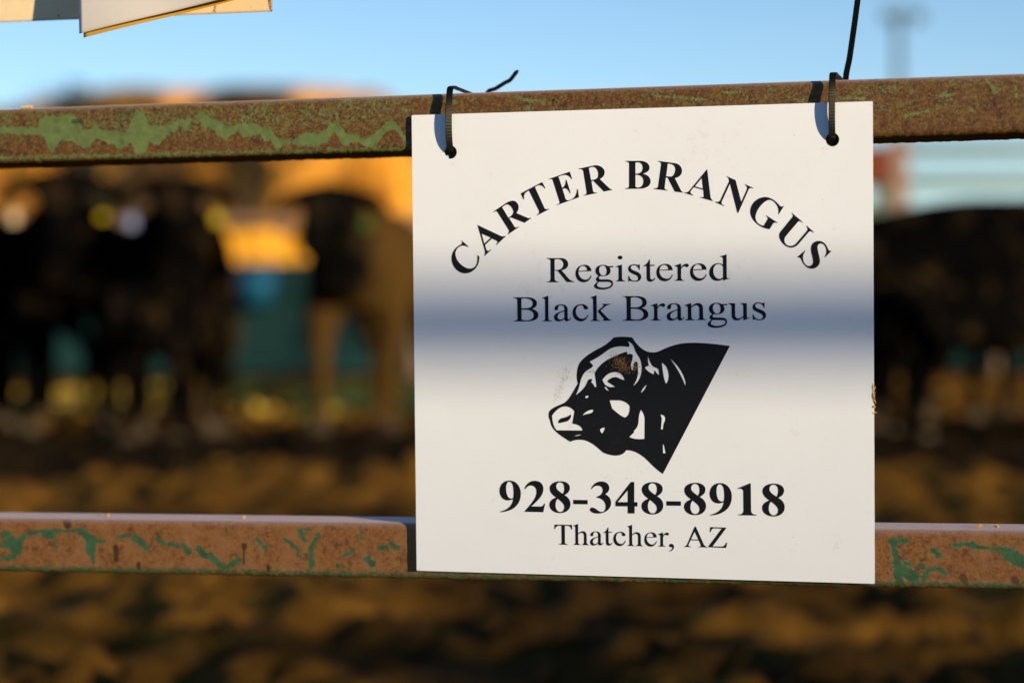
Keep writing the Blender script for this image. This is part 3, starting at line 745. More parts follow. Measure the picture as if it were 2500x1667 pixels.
for (u, v) in HOLES: subs.append(np.array([[u+rr*math.cos(2*math.pi*k/40), v+rr*math.sin(2*math.pi*k/40)] for k in range(40)]))
fill('sign_panel', subs, -.0018, 0, M_SIGN, sign)

CR = {'A': (1090, 380, 5.2262), 'B': (1500, 380, 7.8393), 'C': (1760, 420, 6.2714), 'D': (1320, 610, 9.408), 'E': (1560, 610, 9.408), 'F': (1240, 700, 6.9176), 'G': (1550, 700, 6.9176),
      'H': (1200, 1150, 6.1895), 'I': (1560, 1150, 6.1895), 'J': (1330, 1260, 9.408), 'K': (1560, 1260, 9.408), 'L': (1300, 780, 3.92)}
P = {}
# --- arched bold capitals
P['arch'] = [
 ('A', 'M203,1085 L290,1160 L284,1166 Q250,1150 222,1148 C165,1150 122,1195 120,1250 C118,1330 215,1440 305,1441 C375,1441 412,1385 402,1270 L407,1270 L427,1292 C425,1380 395,1430 345,1468 C320,1490 285,1502 245,1502 C150,1502 72,1410 72,1310 C74,1230 120,1165 195,1132 Q216,1118 199,1090 Z'),
 ('A', 'M404,886 L410,888 L690,1020 Q725,1038 758,1022 L763,1030 L645,1140 L638,1132 Q668,1108 655,1093 L648,1087 L588,1058 L500,1140 Q513,1200 526,1212 Q548,1222 572,1196 L577,1203 L496,1278 L488,1272 Q506,1245 495,1205 Z M456,995 L572,1047 L490,1122 Z'),
 ('A', 'M603,718 L608,723 Q640,703 655,714 L800,945 Q815,975 785,1001 L790,1008 L930,912 L926,904 Q892,925 878,910 L808,800 L830,788 L1005,857 L1090,798 L1087,792 Q1060,802 1040,793 L900,733 C935,690 935,640 915,612 C895,580 865,572 835,577 C800,585 770,605 740,625 Z M718,660 C745,635 775,618 795,625 C830,637 858,680 862,715 C862,745 840,770 798,793 Z'),
 ('A', 'M957,482 L1230,338 L1270,417 L1265,422 Q1225,370 1180,380 Q1155,388 1138,405 L1258,668 Q1270,692 1316,678 L1320,684 L1162,765 L1158,758 Q1197,738 1190,708 L1062,447 Q1010,470 1002,500 Q994,525 998,558 L990,560 Z'),
 ('A', 'M1312,300 L1582,205 L1612,297 L1605,300 Q1575,255 1530,248 Q1490,248 1438,270 L1484,412 Q1530,395 1533,308 L1540,309 L1592,476 L1584,480 Q1555,420 1520,418 Q1505,420 1489,428 L1525,545 Q1532,570 1560,570 Q1620,562 1650,520 Q1672,480 1675,430 L1684,428 L1698,533 L1418,633 L1416,627 Q1460,612 1452,590 L1365,312 Q1355,292 1315,306 Z'),
 ('A', 'M1697,167 L1900,124 C1960,120 2010,150 2025,195 C2035,245 2005,280 1965,300 L2085,415 Q2105,432 2122,431 L2125,438 L2018,460 L1885,323 L1858,328 L1878,450 Q1885,478 1928,472 L1930,479 L1760,513 L1758,507 Q1800,495 1798,470 L1755,195 Q1745,170 1700,174 Z M1825,160 Q1880,135 1910,155 C1950,190 1955,250 1935,285 Q1905,310 1853,313 Z'),
 ('B', 'M222,103 L500,101 C600,98 685,150 685,235 C685,300 620,330 560,350 C640,360 706,420 706,495 C706,590 600,634 500,634 L222,640 L222,628 Q290,622 295,590 L297,160 Q292,115 224,114 Z M415,140 Q440,128 480,132 C530,140 556,180 556,235 C556,300 520,342 440,346 L415,346 Z M415,370 L450,370 C520,372 570,420 570,490 C570,560 530,612 465,612 Q415,612 415,580 Z'),
 ('B', 'M846,102 L1170,145 C1250,155 1307,220 1307,295 C1305,370 1245,420 1170,432 L1280,655 Q1300,695 1335,702 L1332,711 L1170,690 L1035,425 L997,420 L973,610 Q970,655 1035,661 L1033,671 L770,640 L771,628 Q845,625 850,590 L910,165 Q910,125 846,112 Z M1035,158 Q1060,155 1080,160 C1150,170 1185,215 1180,275 C1172,350 1140,400 1090,402 L1003,397 Z'),
 ('B', 'M1785,265 L1790,270 L1850,780 Q1862,840 1897,863 L1895,871 L1655,803 L1657,793 Q1724,805 1724,785 L1716,657 L1533,606 Q1480,665 1468,690 Q1462,725 1522,757 L1519,767 L1355,715 L1357,706 Q1410,710 1440,680 Z M1686,428 L1709,633 L1555,588 Z'),
 ('C', 'M97,64 L235,125 L322,462 L405,275 Q425,225 378,194 L381,187 L507,245 L504,252 Q460,238 438,262 L275,626 L263,624 L150,178 L25,450 Q5,495 62,515 L59,522 L-78,463 L-76,455 Q-25,465 -2,440 L136,145 L130,105 Q120,80 97,70 Z'),
 ('C', 'M975,522 L893,650 L888,645 Q905,560 860,500 Q810,425 750,428 C660,440 545,580 538,690 C540,770 600,815 665,822 L722,728 Q740,705 700,668 L704,663 L877,776 L873,782 Q825,765 810,790 L752,877 Q640,860 570,800 C490,740 455,660 460,590 C470,470 580,383 690,383 C770,385 850,440 900,505 Q935,545 970,518 Z'),
 ('C', 'M1092,632 L1098,627 L1263,768 L1258,776 Q1215,742 1190,762 L1000,985 C970,1025 975,1075 1010,1110 C1060,1150 1130,1130 1165,1090 L1328,900 Q1350,870 1318,830 L1324,823 L1433,920 L1428,928 Q1385,895 1355,920 L1195,1105 C1150,1150 1110,1160 1075,1158 C1000,1155 905,1060 902,980 C902,950 910,930 925,910 L1105,690 Q1125,660 1092,632 Z'),
 ('C', 'M1706,1205 L1602,1306 L1594,1300 Q1642,1230 1615,1160 Q1590,1095 1535,1095 C1500,1100 1480,1130 1488,1170 C1500,1250 1525,1310 1525,1365 C1520,1430 1470,1480 1400,1480 C1320,1478 1265,1410 1235,1330 Q1225,1305 1185,1309 L1179,1303 L1300,1198 L1306,1206 Q1258,1260 1266,1330 C1272,1390 1310,1440 1360,1438 C1400,1435 1425,1405 1420,1360 C1415,1300 1388,1240 1387,1170 C1390,1100 1440,1053 1510,1054 C1590,1060 1630,1120 1655,1190 Q1672,1215 1702,1203 Z')]
RR = 'M150,188 L480,188 C570,188 643,240 643,330 C643,410 575,455 492,470 L630,630 Q700,720 785,725 L785,738 L612,740 L400,480 L332,480 L332,650 Q335,728 424,732 L424,745 L152,745 L152,732 Q240,728 242,660 L240,260 Q240,205 150,200 Z M332,222 Q370,212 400,213 C490,213 535,265 537,330 C537,420 470,460 370,460 L332,460 Z'
EE = 'M1178,488 L880,500 C875,600 950,685 1045,685 C1110,685 1145,640 1165,590 L1182,598 C1150,690 1085,745 1000,745 C890,745 815,660 815,545 C815,425 900,342 1020,342 C1110,342 1175,400 1178,488 Z M882,482 C890,420 930,368 985,368 C1045,368 1080,410 1080,472 Z'
GG = 'M1440,343 C1490,343 1525,355 1560,375 L1678,367 L1678,400 L1590,403 C1610,425 1617,455 1617,485 C1617,555 1545,605 1455,605 C1425,605 1400,602 1378,598 C1355,620 1345,640 1350,655 C1358,675 1385,680 1420,678 L1540,678 C1630,678 1675,715 1675,775 C1675,850 1580,912 1430,912 C1320,912 1240,880 1240,830 C1240,800 1280,765 1322,728 C1290,710 1280,695 1282,675 C1285,645 1320,615 1345,597 C1300,575 1272,530 1272,480 C1272,400 1345,343 1440,343 Z M1440,362 C1385,362 1355,405 1355,460 C1355,530 1395,590 1450,590 C1505,590 1530,545 1530,490 C1530,410 1500,362 1440,362 Z M1355,733 C1325,760 1308,780 1308,805 C1308,845 1370,866 1450,866 C1560,866 1640,830 1640,780 C1640,748 1615,738 1570,737 L1400,735 Z'
II = 'M1732,382 L1870,338 L1880,338 L1880,650 Q1885,705 1948,712 L1948,724 L1738,724 L1738,712 Q1800,710 1803,655 L1803,430 Q1803,385 1732,393 Z'
SS = 'M2288,332 L2290,455 L2275,455 Q2240,355 2160,352 C2110,352 2080,380 2082,410 C2085,450 2130,465 2180,485 C2260,515 2322,550 2322,620 C2322,690 2260,733 2180,733 C2130,733 2085,710 2055,716 Q2042,718 2042,726 L2028,726 L2025,596 L2040,596 Q2070,705 2175,712 C2225,712 2255,685 2253,650 C2250,600 2200,580 2140,555 C2070,527 2023,490 2023,435 C2025,370 2085,330 2150,330 C2200,330 2225,348 2255,346 Q2270,345 2275,332 Z'
TT = 'M250,220 L264,222 L266,345 L368,340 L366,368 L266,373 L270,630 Q275,685 320,682 Q350,678 372,645 L386,655 C355,710 320,732 275,732 C220,732 193,700 190,640 L187,375 L117,377 L117,366 Q200,330 250,220 Z'
RL = 'M828,365 L965,315 L978,318 L978,405 Q1030,320 1100,316 C1135,315 1157,335 1155,362 C1152,385 1135,397 1115,397 C1080,397 1065,370 1045,375 Q1010,390 980,440 L980,640 Q985,695 1055,698 L1055,710 L830,710 L830,698 Q900,695 902,640 L900,420 Q895,370 828,377 Z'
DD = 'M2020,100 L2025,105 L2028,620 Q2035,655 2060,655 L2097,648 L2100,660 Q2030,675 1955,707 L1945,705 L1945,660 Q1890,715 1805,713 C1705,710 1628,630 1628,525 C1628,400 1725,303 1835,303 Q1900,305 1945,345 L1943,210 Q1938,150 1872,160 L1870,148 Q1960,130 2020,100 Z M1945,385 Q1905,325 1840,325 C1770,325 1718,395 1718,485 C1718,590 1785,665 1855,665 Q1910,665 1945,625 Z'
BB = 'M102,178 L330,178 C430,178 497,215 497,280 C497,330 455,362 412,376 C475,385 522,425 522,480 C522,545 450,583 340,583 L105,585 L105,574 Q170,572 170,540 L167,230 Q165,190 102,188 Z M236,205 Q270,195 300,196 C375,200 430,230 428,285 C426,340 370,362 300,363 L236,363 Z M236,387 L300,387 C390,387 445,425 445,480 C445,535 395,568 310,565 Q265,562 238,550 Z'
LL = 'M585,186 L680,153 L690,156 L692,540 Q695,572 746,572 L746,582 L592,582 L592,572 Q635,570 637,540 L635,235 Q630,185 585,196 Z'
AA = 'M1075,535 Q1035,583 1000,583 Q968,583 965,545 Q905,585 855,585 C810,582 787,550 787,515 C787,455 850,430 962,397 L962,375 Q962,312 905,312 Q860,315 855,350 C860,380 845,397 825,397 C805,396 795,382 795,365 C797,325 845,297 910,297 C975,297 1017,325 1017,385 L1017,520 Q1017,550 1035,548 Q1050,545 1068,522 Z M962,412 Q845,445 845,505 Q850,555 900,553 Q930,550 962,520 Z'
CC = 'M1368,475 C1340,550 1290,585 1240,585 C1160,585 1100,525 1100,440 C1100,350 1165,293 1250,293 C1310,293 1358,325 1358,358 C1358,375 1345,384 1325,384 C1300,384 1288,370 1285,345 C1280,320 1262,310 1235,311 C1185,315 1155,365 1155,415 C1155,490 1205,540 1270,540 C1310,538 1335,515 1355,470 Z'
KK = 'M1400,178 L1495,146 L1505,148 L1508,535 Q1510,568 1562,568 L1562,577 L1402,577 L1402,567 Q1450,565 1450,535 L1447,228 Q1445,180 1400,188 Z M1520,412 L1610,335 Q1640,303 1598,300 L1598,290 L1742,287 L1742,296 Q1690,302 1650,335 L1572,402 L1690,525 Q1725,560 1757,562 L1757,572 L1605,573 L1605,564 Q1640,560 1625,540 Z'
NN = 'M847,312 L950,276 L960,278 L962,335 Q1010,277 1075,275 C1130,275 1157,310 1157,370 L1160,515 Q1165,550 1212,552 L1212,562 L1050,562 L1050,553 Q1095,550 1097,520 L1095,375 Q1092,315 1040,313 Q1000,315 962,355 L962,515 Q965,550 1017,554 L1017,564 L855,566 L855,556 Q900,553 903,520 L902,360 Q900,315 847,322 Z'
UU = 'M1583,276 L1700,278 L1700,470 Q1702,530 1750,533 Q1800,530 1840,490 L1838,335 Q1838,288 1787,288 L1785,278 L1897,276 L1898,500 Q1900,530 1925,528 L1950,520 L1952,530 Q1895,545 1850,566 L1840,565 L1840,510 Q1780,570 1720,568 Q1645,562 1643,480 L1640,340 Q1635,290 1583,288 Z'
N9 = 'M130,608 C250,580 315,520 330,420 Q290,440 245,440 C170,435 125,370 125,295 C125,205 185,138 275,138 C375,138 446,225 446,340 C446,500 330,610 132,618 Z M268,157 C235,160 223,205 223,265 C225,350 250,410 300,410 Q325,410 332,395 Q340,330 335,280 C332,205 310,155 268,157 Z'
N2 = 'M500,262 C530,185 585,142 655,142 C735,142 787,190 787,265 C787,370 700,440 605,528 L740,530 Q785,530 798,487 L812,490 L785,617 L497,610 C590,500 685,410 683,310 C682,250 650,215 600,215 C560,215 535,235 515,270 Z'
N8 = 'M1040,148 C1130,148 1187,190 1187,250 C1187,305 1150,335 1105,358 C1165,390 1196,440 1196,495 C1196,575 1130,630 1040,630 C945,630 878,575 878,505 C878,450 920,415 978,395 C915,350 883,310 883,255 C883,195 950,148 1040,148 Z M1040,166 C1000,166 980,195 980,230 C980,275 1030,305 1080,340 C1100,310 1105,280 1103,245 C1102,200 1080,166 1040,166 Z M1002,412 C978,440 970,475 970,515 C972,575 1000,612 1040,612 C1080,612 1103,580 1103,540 C1103,490 1060,460 1002,412 Z'
HY = 'M1240,430 L1455,433 L1455,497 L1240,495 Z'
N3 = 'M1507,262 C1540,190 1595,152 1660,152 C1735,152 1783,195 1783,250 C1783,295 1755,325 1722,345 C1780,375 1810,420 1810,475 C1810,570 1720,638 1610,638 C1540,638 1490,610 1490,575 C1490,555 1510,545 1530,546 C1585,552 1610,612 1665,612 C1705,612 1728,580 1728,530 C1725,450 1670,410 1590,394 L1592,384 C1655,365 1685,330 1685,285 C1685,240 1655,218 1610,217 C1570,217 1540,235 1515,270 Z'
N4 = 'M2110,160 L2160,160 L2160,465 L2208,465 L2208,530 L2165,530 L2165,636 L2062,636 L2062,528 L1877,528 L1877,460 Z M2062,285 L2062,465 L1910,463 Z'
N1 = 'M1493,256 L1680,180 L1692,182 L1697,600 Q1702,650 1774,655 L1774,667 L1502,663 L1502,652 Q1580,648 1583,600 L1580,300 Q1570,250 1496,266 Z'
TC = 'M230,186 L628,193 L632,296 L615,298 Q600,225 545,218 L465,215 L465,590 Q470,635 530,640 L530,650 L330,645 L330,633 Q390,630 393,590 L388,215 L335,213 Q255,220 240,290 L225,290 Z'
HH = 'M658,206 Q715,195 765,170 L770,178 L770,398 Q825,337 880,337 C935,340 963,380 963,440 L966,600 Q970,640 1015,650 L1015,660 L855,655 L855,643 Q900,640 905,600 L905,430 Q895,375 850,375 Q810,378 770,418 L772,600 Q775,635 825,645 L825,656 L663,650 L663,640 Q708,637 710,600 L708,260 Q705,210 658,217 Z'
CM = 'M700,655 C712,630 735,627 750,627 C790,630 808,665 808,700 C805,750 765,797 695,800 L693,788 C745,775 770,745 770,715 Q765,695 735,705 C710,705 693,690 695,668 Z'
AC = 'M1298,230 L1310,235 L1490,640 Q1520,690 1572,700 L1572,712 L1372,705 L1372,694 Q1430,695 1425,660 L1382,550 L1185,547 L1145,640 Q1125,690 1197,693 L1197,705 L1037,697 L1040,686 Q1090,685 1115,630 L1280,245 Z M1283,345 L1368,527 L1200,525 Z'
ZZ = 'M1643,243 L2012,255 L2012,262 L1695,685 L1900,690 Q1970,690 2012,597 L2030,600 L2003,722 L1592,705 L1595,692 L1905,278 L1740,272 Q1665,275 1650,360 L1630,358 Z'
BOX = {'e': (815, 342, 1182, 745), 's': (2023, 330, 2322, 733), 'r': (828, 315, 1157, 710), 'a': (787, 297, 1075, 585), 'g': (1240, 343, 1678, 912), 't': (117, 220, 386, 732), 'c': (1100, 293, 1368, 585),
       'h': (658, 170, 1015, 660), 'B': (102, 178, 522, 585), '8': (878, 148, 1196, 630), '9': (125, 138, 446, 618), '-': (1240, 430, 1455, 497)}
P['line1'] = [('D', RR), ('D', EE), ('D', GG), ('D', II), ('D', 'dot'), ('D', SS), ('E', TT), ('E', EE, 'e', (415, 320, 790, 722)), ('E', RL), ('E', EE, 'e', (1187, 310, 1568, 714)), ('E', DD)]
P['line2'] = [('F', BB), ('F', LL), ('F', AA), ('F', CC), ('F', KK), ('F', BB, 'B', (1945, 158, 2379, 575)), ('G', RL, 'r', (278, 278, 520, 570)), ('G', AA, 'a', (545, 278, 845, 573)), ('G', NN),
              ('G', GG, 'g', (1237, 270, 1566, 693)), ('G', UU), ('G', SS, 's', (1995, 262, 2222, 565))]
P['phone'] = [('H', N9), ('H', N2), ('H', N8), ('H', HY), ('H', N3), ('H', N4), ('I', N8, '8', (42, 162, 370, 652)), ('I', HY, '-', (418, 450, 636, 520)), ('I', N8, '8', (684, 172, 1016, 662)),
              ('I', N9, '9', (1072, 176, 1406, 667)), ('I', N1), ('I', N8, '8', (1865, 184, 2205, 682))]
P['town'] = [('J', TC), ('J', HH), ('J', AA, 'a', (1045, 342, 1350, 668)), ('J', TT, 't', (1355, 253, 1558, 670)), ('J', CC, 'c', (1580, 350, 1865, 680)), ('J', HH, 'h', (1895, 190, 2260, 685)),
             ('K', EE, 'e', (128, 362, 415, 692)), ('K', RL, 'r', (442, 368, 690, 692)), ('K', CM), ('K', AC), ('K', ZZ)]
LBL = {'arch': 'arched bold capital lettering across the top', 'line1': 'first plain line under the arch', 'line2': 'second plain line in the shadow band', 'phone': 'bold telephone number', 'town': 'plain town line at the bottom'}
for key, items in P.items():
    subs = []
    for it in items:
        s = ell(1838, 176, 52, 43) if it[1] == 'dot' else svg(it[1])
        if len(it) > 2: s = fit(s, BOX[it[2]], it[3])
        subs += to_photo(s, *CR[it[0]])
    o = fill('lettering', to_sign(subs), .00005, .0003, M_INK, sign); o['label'] = LBL[key]
BULL = ['M780,172 C830,162 900,160 960,172 L975,195 C1000,235 1040,280 1100,305 C1150,318 1190,315 1225,298 C1290,265 1370,235 1450,226 C1560,215 1700,225 1893,252 L1250,1475 C1180,1430 1130,1370 1080,1325 C1020,1275 960,1245 897,1250 C880,1285 840,1302 790,1300 C745,1297 710,1285 680,1272 C620,1220 560,1160 480,1150 C440,1147 405,1150 365,1168 C320,1140 270,1110 232,1075 C195,1040 178,1010 172,965 C160,945 155,915 160,890 C170,850 240,825 300,800 C350,775 380,710 438,610 C420,560 425,470 455,415 C500,350 590,300 660,265 C710,240 745,210 780,172 Z',
 'M585,440 L550,402 Q640,360 720,295 Q800,240 925,262 Q940,245 915,205 Q960,225 975,260 Q990,310 1015,345 Q1050,390 1050,470 Q1045,585 965,636 Q1010,575 1015,500 L1008,405 Q985,395 975,420 Q972,470 960,485 Q940,470 947,420 Q962,380 965,340 Q945,318 915,334 L905,305 Q800,340 720,385 Q630,440 600,515 L617,640 L600,648 Q590,615 566,602 L575,570 Q545,560 530,590 Q510,660 418,722 Q450,660 460,600 Q480,510 540,478 Q575,460 585,440 Z',
 'M672,578 Q720,500 800,502 Q870,510 885,580 Q850,570 815,552 Q760,540 718,592 L795,643 L750,645 Q720,640 695,620 Z', 'M692,645 L707,643 L738,682 Q708,680 692,645 Z',
 'M1108,345 Q1135,430 1160,450 Q1195,465 1205,470 Q1220,500 1212,535 L1172,485 L1165,525 Q1090,490 1080,455 L1118,440 L1108,400 Z', 'M1240,412 Q1300,440 1308,530 Q1308,590 1282,615 Q1265,580 1255,520 Z',
 'M1320,372 Q1440,470 1470,600 L1466,638 Q1430,520 1320,372 Z', 'M1098,620 Q1080,680 1040,700 Q1060,650 1098,620 Z', 'M190,918 Q250,830 320,830 Q380,835 405,880 L385,995 Q475,1005 482,1060 L235,1058 Q195,1020 190,918 Z',
 'M250,990 Q250,950 290,940 Q345,930 370,905 Q380,940 340,970 Q300,985 250,990 Z', 'M508,742 Q512,728 530,727 Q545,728 541,738 Q530,752 512,750 Z', 'M485,912 Q530,860 585,862 Q590,885 560,895 Q520,900 490,914 Z', 'M742,772 L840,772 Q910,785 935,830 Q935,920 890,935 Q860,935 765,850 Z',
 'M1042,862 Q1075,900 1078,950 L1076,1140 Q980,1150 930,1122 L975,1078 L972,1065 Q1015,1030 1018,970 Q1020,900 1042,862 Z', 'M650,1050 Q665,1035 697,1032 Q690,1070 672,1087 Q650,1080 650,1050 Z',
 'M1228,908 Q1265,910 1275,940 Q1275,970 1258,1000 L1252,1050 L1232,1048 Q1240,980 1240,940 Z', 'M1250,1192 L1260,1195 Q1270,1230 1278,1278 L1252,1278 Z', 'M410,1112 Q440,1098 472,1102 Q440,1108 410,1116 Z']
subs = []
for s in BULL: subs += to_photo(svg(s), *CR['L'])
o = fill('bull_emblem', to_sign(subs), .00005, .0003, M_INK, sign); o['label'] = 'black bull head facing left'
# dried dirt stuck on the face
mb = MB(); rd = random.Random(4)
def fleck(px, py, L, wd, d=.00045, ang=None):         # px,py in photo pixels
    u, v = to_sign([np.array([[px, py]])])[0][0]
    a = rd.uniform(0, 6.28) if ang is None else ang + rd.gauss(0, .3); c, s = math.cos(a), math.sin(a)
    q = [(-L*.5, -wd*rd.uniform(.2, .5)), (L*rd.uniform(-.1, .2), -wd*.5), (L*.5, wd*rd.uniform(-.2, .2)), (L*rd.uniform(-.2, .1), wd*.5)]
    mb.add([SP(u+x*c-y*s, v+x*s+y*c, d) for x, y in q], [(0, 1, 2, 3)])
def crop(x, y): return 1300+x/3.92, 780+y/3.92
for k in range(330):
    x, y = rd.gauss(840, 48), rd.gauss(420, 52); fleck(*crop(x + (y-420)*.35, y), rd.uniform(.0004, .0018), rd.uniform(.0002, .0007))
for k in range(70):
    x, y = rd.gauss(995, 28), rd.gauss(450, 35); fleck(*crop(x, y), rd.uniform(.0004, .0020), rd.uniform(.0002, .0007))
for k in range(190):
    t = rd.random(); x = 365 - 135*t**.8 + rd.gauss(0, 18+16*(1-t)); y = 440 + 330*t + rd.gauss(0, 18); fleck(*crop(x, y), rd.uniform(.0003, .0016), rd.uniform(.00012, .00035), ang=1.1)
for k in range(24):
    x, y = rd.gauss(570, 28), rd.gauss(492, 8); fleck(*crop(x, y), rd.uniform(.0006, .0020), .0003, ang=.3)
for (cx, cy, n, sx, sy) in ((2045, 1330, 22, 4, 14), (1935, 1320, 10, 5, 14), (1100, 1690, 0, 1, 1), (1540, 1150, 16, 25, 12), (1480, 1165, 8, 12, 8), (1620, 1215, 0, 1, 1), (1745, 1290, 7, 10, 12), (1690, 1160, 10, 30, 18), (1025, 1392, 8, 3, 8), (2128, 262, 6, 2, 10), (1085, 700, 2, 3, 3), (1942, 330, 3, 3, 2), (2020, 370, 8, 10, 16), (1105, 395, 5, 8, 4)):
    for k in range(n): fleck(rd.gauss(cx, sx), rd.gauss(cy, sy), rd.uniform(.0004, .0014), rd.uniform(.00015, .0004))
for k in range(70): fleck(rd.uniform(1030, 2110), rd.uniform(320, 1380), rd.uniform(.0003, .0008), rd.uniform(.0002, .0004))
mb.obj('dirt_smear', M_DIRT, sign)['kind'] = 'stuff'
# wisps of straw on the right edge
mb = MB(); rd = random.Random(9)
for k in range(20):
    py = 880 + 82*k/25 + rd.gauss(0, 3); u, v = uv_of(2009, py)
    a = rd.uniform(-1.9, 1.9); L = rd.uniform(.003, .008); d = rd.uniform(-.0016, .0002)
    b0 = SP(SIGN-.0008, v, d); b1 = SP(SIGN-.0008+L*.55*math.cos(a)*rd.choice((1, 1, .3)), v+L*math.sin(a), d+rd.uniform(-.001, .0008)); md = (b0+b1)/2 + SN*rd.uniform(-.001, .001)
    mb.tube([b0, md, b1], [.0006, .0005, .0003], 5)
tag(mb.obj('straw_wisps', M_STRAW), 'wisps of yellow straw stuck to the right edge of the white sign', 'straw', kind='stuff')

# ------------------------------------------------------------------ cable ties
def ribbon(mb, pts, wdirs, width, thick, taper=None, ridge=True):
    n = len(pts); V = []
    for i in range(n):
        d = pts[min(i+1, n-1)] - pts[max(i-1, 0)]; d /= np.linalg.norm(d)
        w = wdirs[i] - (wdirs[i] @ d)*d; w /= np.linalg.norm(w); nn = np.cross(d, w)
        k = 1.0 if taper is None else taper(i/(n-1))
        th = thick*(1.0 + (.14 if (ridge and i % 2) else 0)); wd = width*k
        V += [pts[i]-w*wd/2-nn*th/2, pts[i]+w*wd/2-nn*th/2, pts[i]+w*wd/2+nn*th/2, pts[i]-w*wd/2+nn*th/2]
    f = [(3, 2, 1, 0), tuple(4*(n-1)+k for k in range(4))]
    for i in range(n-1):
        for k in range(4): f.append((4*i+k, 4*i+(k+1) % 4, 4*i+4+(k+1) % 4, 4*i+4+k))
    mb.add(V, f)
def cable_tie(hole, label, tailpts, lean, tail_w, bend=0):
    u, v = hole
    top = vt1(u); bot = vb1(u); dr = D_TOP; db = D_TOP-.098
    e = empty('cable_tie', SP(u, v, .004), label, 'cable tie', 'cable ties holding the sign')
    prof = [(-.0034, v-.0020), (-.0012, v-.0004), (.0016, v+.0030), (.0050, v+.012), (.0068, v+.025), (.0066, v+.039), (.0046, top-.006), (.0022, top+.0030), (dr-.001, top+.0064), (dr-.014, top+.0060),
            (db+.010, top+.0030), (db-.004, top-.004), (db-.0045, top-.020), (db-.0035, bot+.006), (db+.004, bot-.0028), (dr-.03, bot-.0040), (dr-.008, bot-.0055), (-.0062, v-.0085), (-.0045, v-.0055), (-.0034, v-.0020)]
    pts3 = catmull([SP(u + lean*(w-v), w, d) for d, w in prof], 9)
    wds = []
    for i in range(len(pts3)):
        k = i/9; tw = min(1, max(0, (k-.4)/1.6))*min(1, max(0, (7.4-k)/2.4)); th = R(38)*tw
        wds.append(SU*math.cos(th) - SN*math.sin(th))
    mb = MB(); ribbon(mb, pts3, wds, .0064, .0013); mb.obj('strap', M_TIE, e)
    hp = SP(u + .010, top-.018, db-.0075)
    mb = MB(); mb.box(hp, (.009, .0085, .006), (SU, SV, SN)); mb.box(hp+SN*.0034-SU*.004, (.012, .0045, .0016), (SU, SV, SN)); mb.obj('tie_head', M_TIE, e)
    tp = catmull([hp] + [on_plane(x, y, db-.009) for x, y in tailpts], 14)
    wd = []
    for i in range(len(tp)):
        d = tp[min(i+1, len(tp)-1)]-tp[max(i-1, 0)]; wd.append(np.cross(d, SN))
    mb = MB(); ribbon(mb, tp, wd, tail_w, .0013, (lambda s: 1.0 if s < .9 else 1-.55*(s-.9)/.1)); mb.obj('tail', M_TIE, e)
cable_tie(HOLES[0], 'black cable tie at the left hole of the sign with a short bent tail', [(1118, 217), (1140, 203), (1161, 190), (1172, 184), (1183, 170), (1190, 162)], .012, .0040)
cable_tie(HOLES[1], 'black cable tie at the right hole of the sign with a long straight tail', [(1943, 190), (1952, 130), (1962, 60), (1970, 0), (1977, -60), (1985, -110)], .012, .0058)

# ------------------------------------------------------------------ metal plate and papers, top left
DPL = -.006
pc = [(-250, 62), (624, 27), (622, -330), (-250, -330)]
us = np.array([uv_of(x, y, DPL) for x, y in pc]); 
nu_, nv_ = 200, 110
U, Vv = np.meshgrid(np.linspace(0, 1, nu_), np.linspace(0, 1, nv_), indexing='ij')
Pb = us[0]*(1-U[..., None]) + us[1]*U[..., None]; Pt = np.array([us[0][0], VUP+.02])*(1-U[..., None]) + np.array([us[1][0], VUP+.02])*U[..., None]
PL = Pb*(1-Vv[..., None]) + Pt*Vv[..., None]
Wp = S0 + PL[..., :1]*SU + PL[..., 1:2]*SV + (DPL)*SN
plate = empty('metal_plate', SP(us[0][0], us[0][1], DPL), 'cream enamelled metal plate with a rusty corner, top left behind the papers', 'metal plate')
me = fast_mesh('plate_sheet', Wp.reshape(-1, 3), np.stack([(i := np.arange(nu_*nv_).reshape(nu_, nv_))[:-1, :-1], i[1:, :-1], i[1:, 1:], i[:-1, 1:]], -1).reshape(-1, 4), M_PLATE)
Cc = (Wp.reshape(-1, 3)-CAM) @ RW; ppx = (Cc[:, 0]/Cc[:, 2]*F+CX)/KS; ppy = (Cc[:, 1]/Cc[:, 2]*F+CY)/KS
rust = np.clip(1-(624-ppx)/17, -1, 1)*1.0
low_e = np.interp(ppx, [-250, 624], [62, 27]) - ppy
rust = np.maximum(rust, np.clip(.45-low_e/3.5, -1, .5)); rust = np.maximum(rust, np.clip((9-seg_d(ppx, ppy, (493, 18), (493, 24)))/9, -1, .8))
rust = np.maximum(rust, np.clip((6-seg_d(ppx, ppy, (47, 37), (47, 40)))/4, -1, .9)); rust = np.maximum(rust, np.clip((5-seg_d(ppx, ppy, (134, 36), (134, 38)))/4, -1, .9))
rust = np.maximum(rust, np.clip((9-seg_d(ppx, ppy, (560, 20), (605, 15)))/14, -1, .35))
add_attr(me, 'pit', rust - .12)
o = link(bpy.data.objects.new('plate_sheet', me), plate); o.matrix_parent_inverse = Matrix.Translation(-Vector(plate.location))
so = o.modifiers.new('thick', 'SOLIDIFY'); so.thickness = .0015; so.offset = -1 if True else 1
for uu in (us[0][0]+.04, us[1][0]-.05):
    mb = MB(); mb.tube([SP(uu, VUP+.012, DPL+.005), SP(uu, VUP+.012, DPL-.012)], .006, 10); mb.obj('bolt', M_UPR, plate)
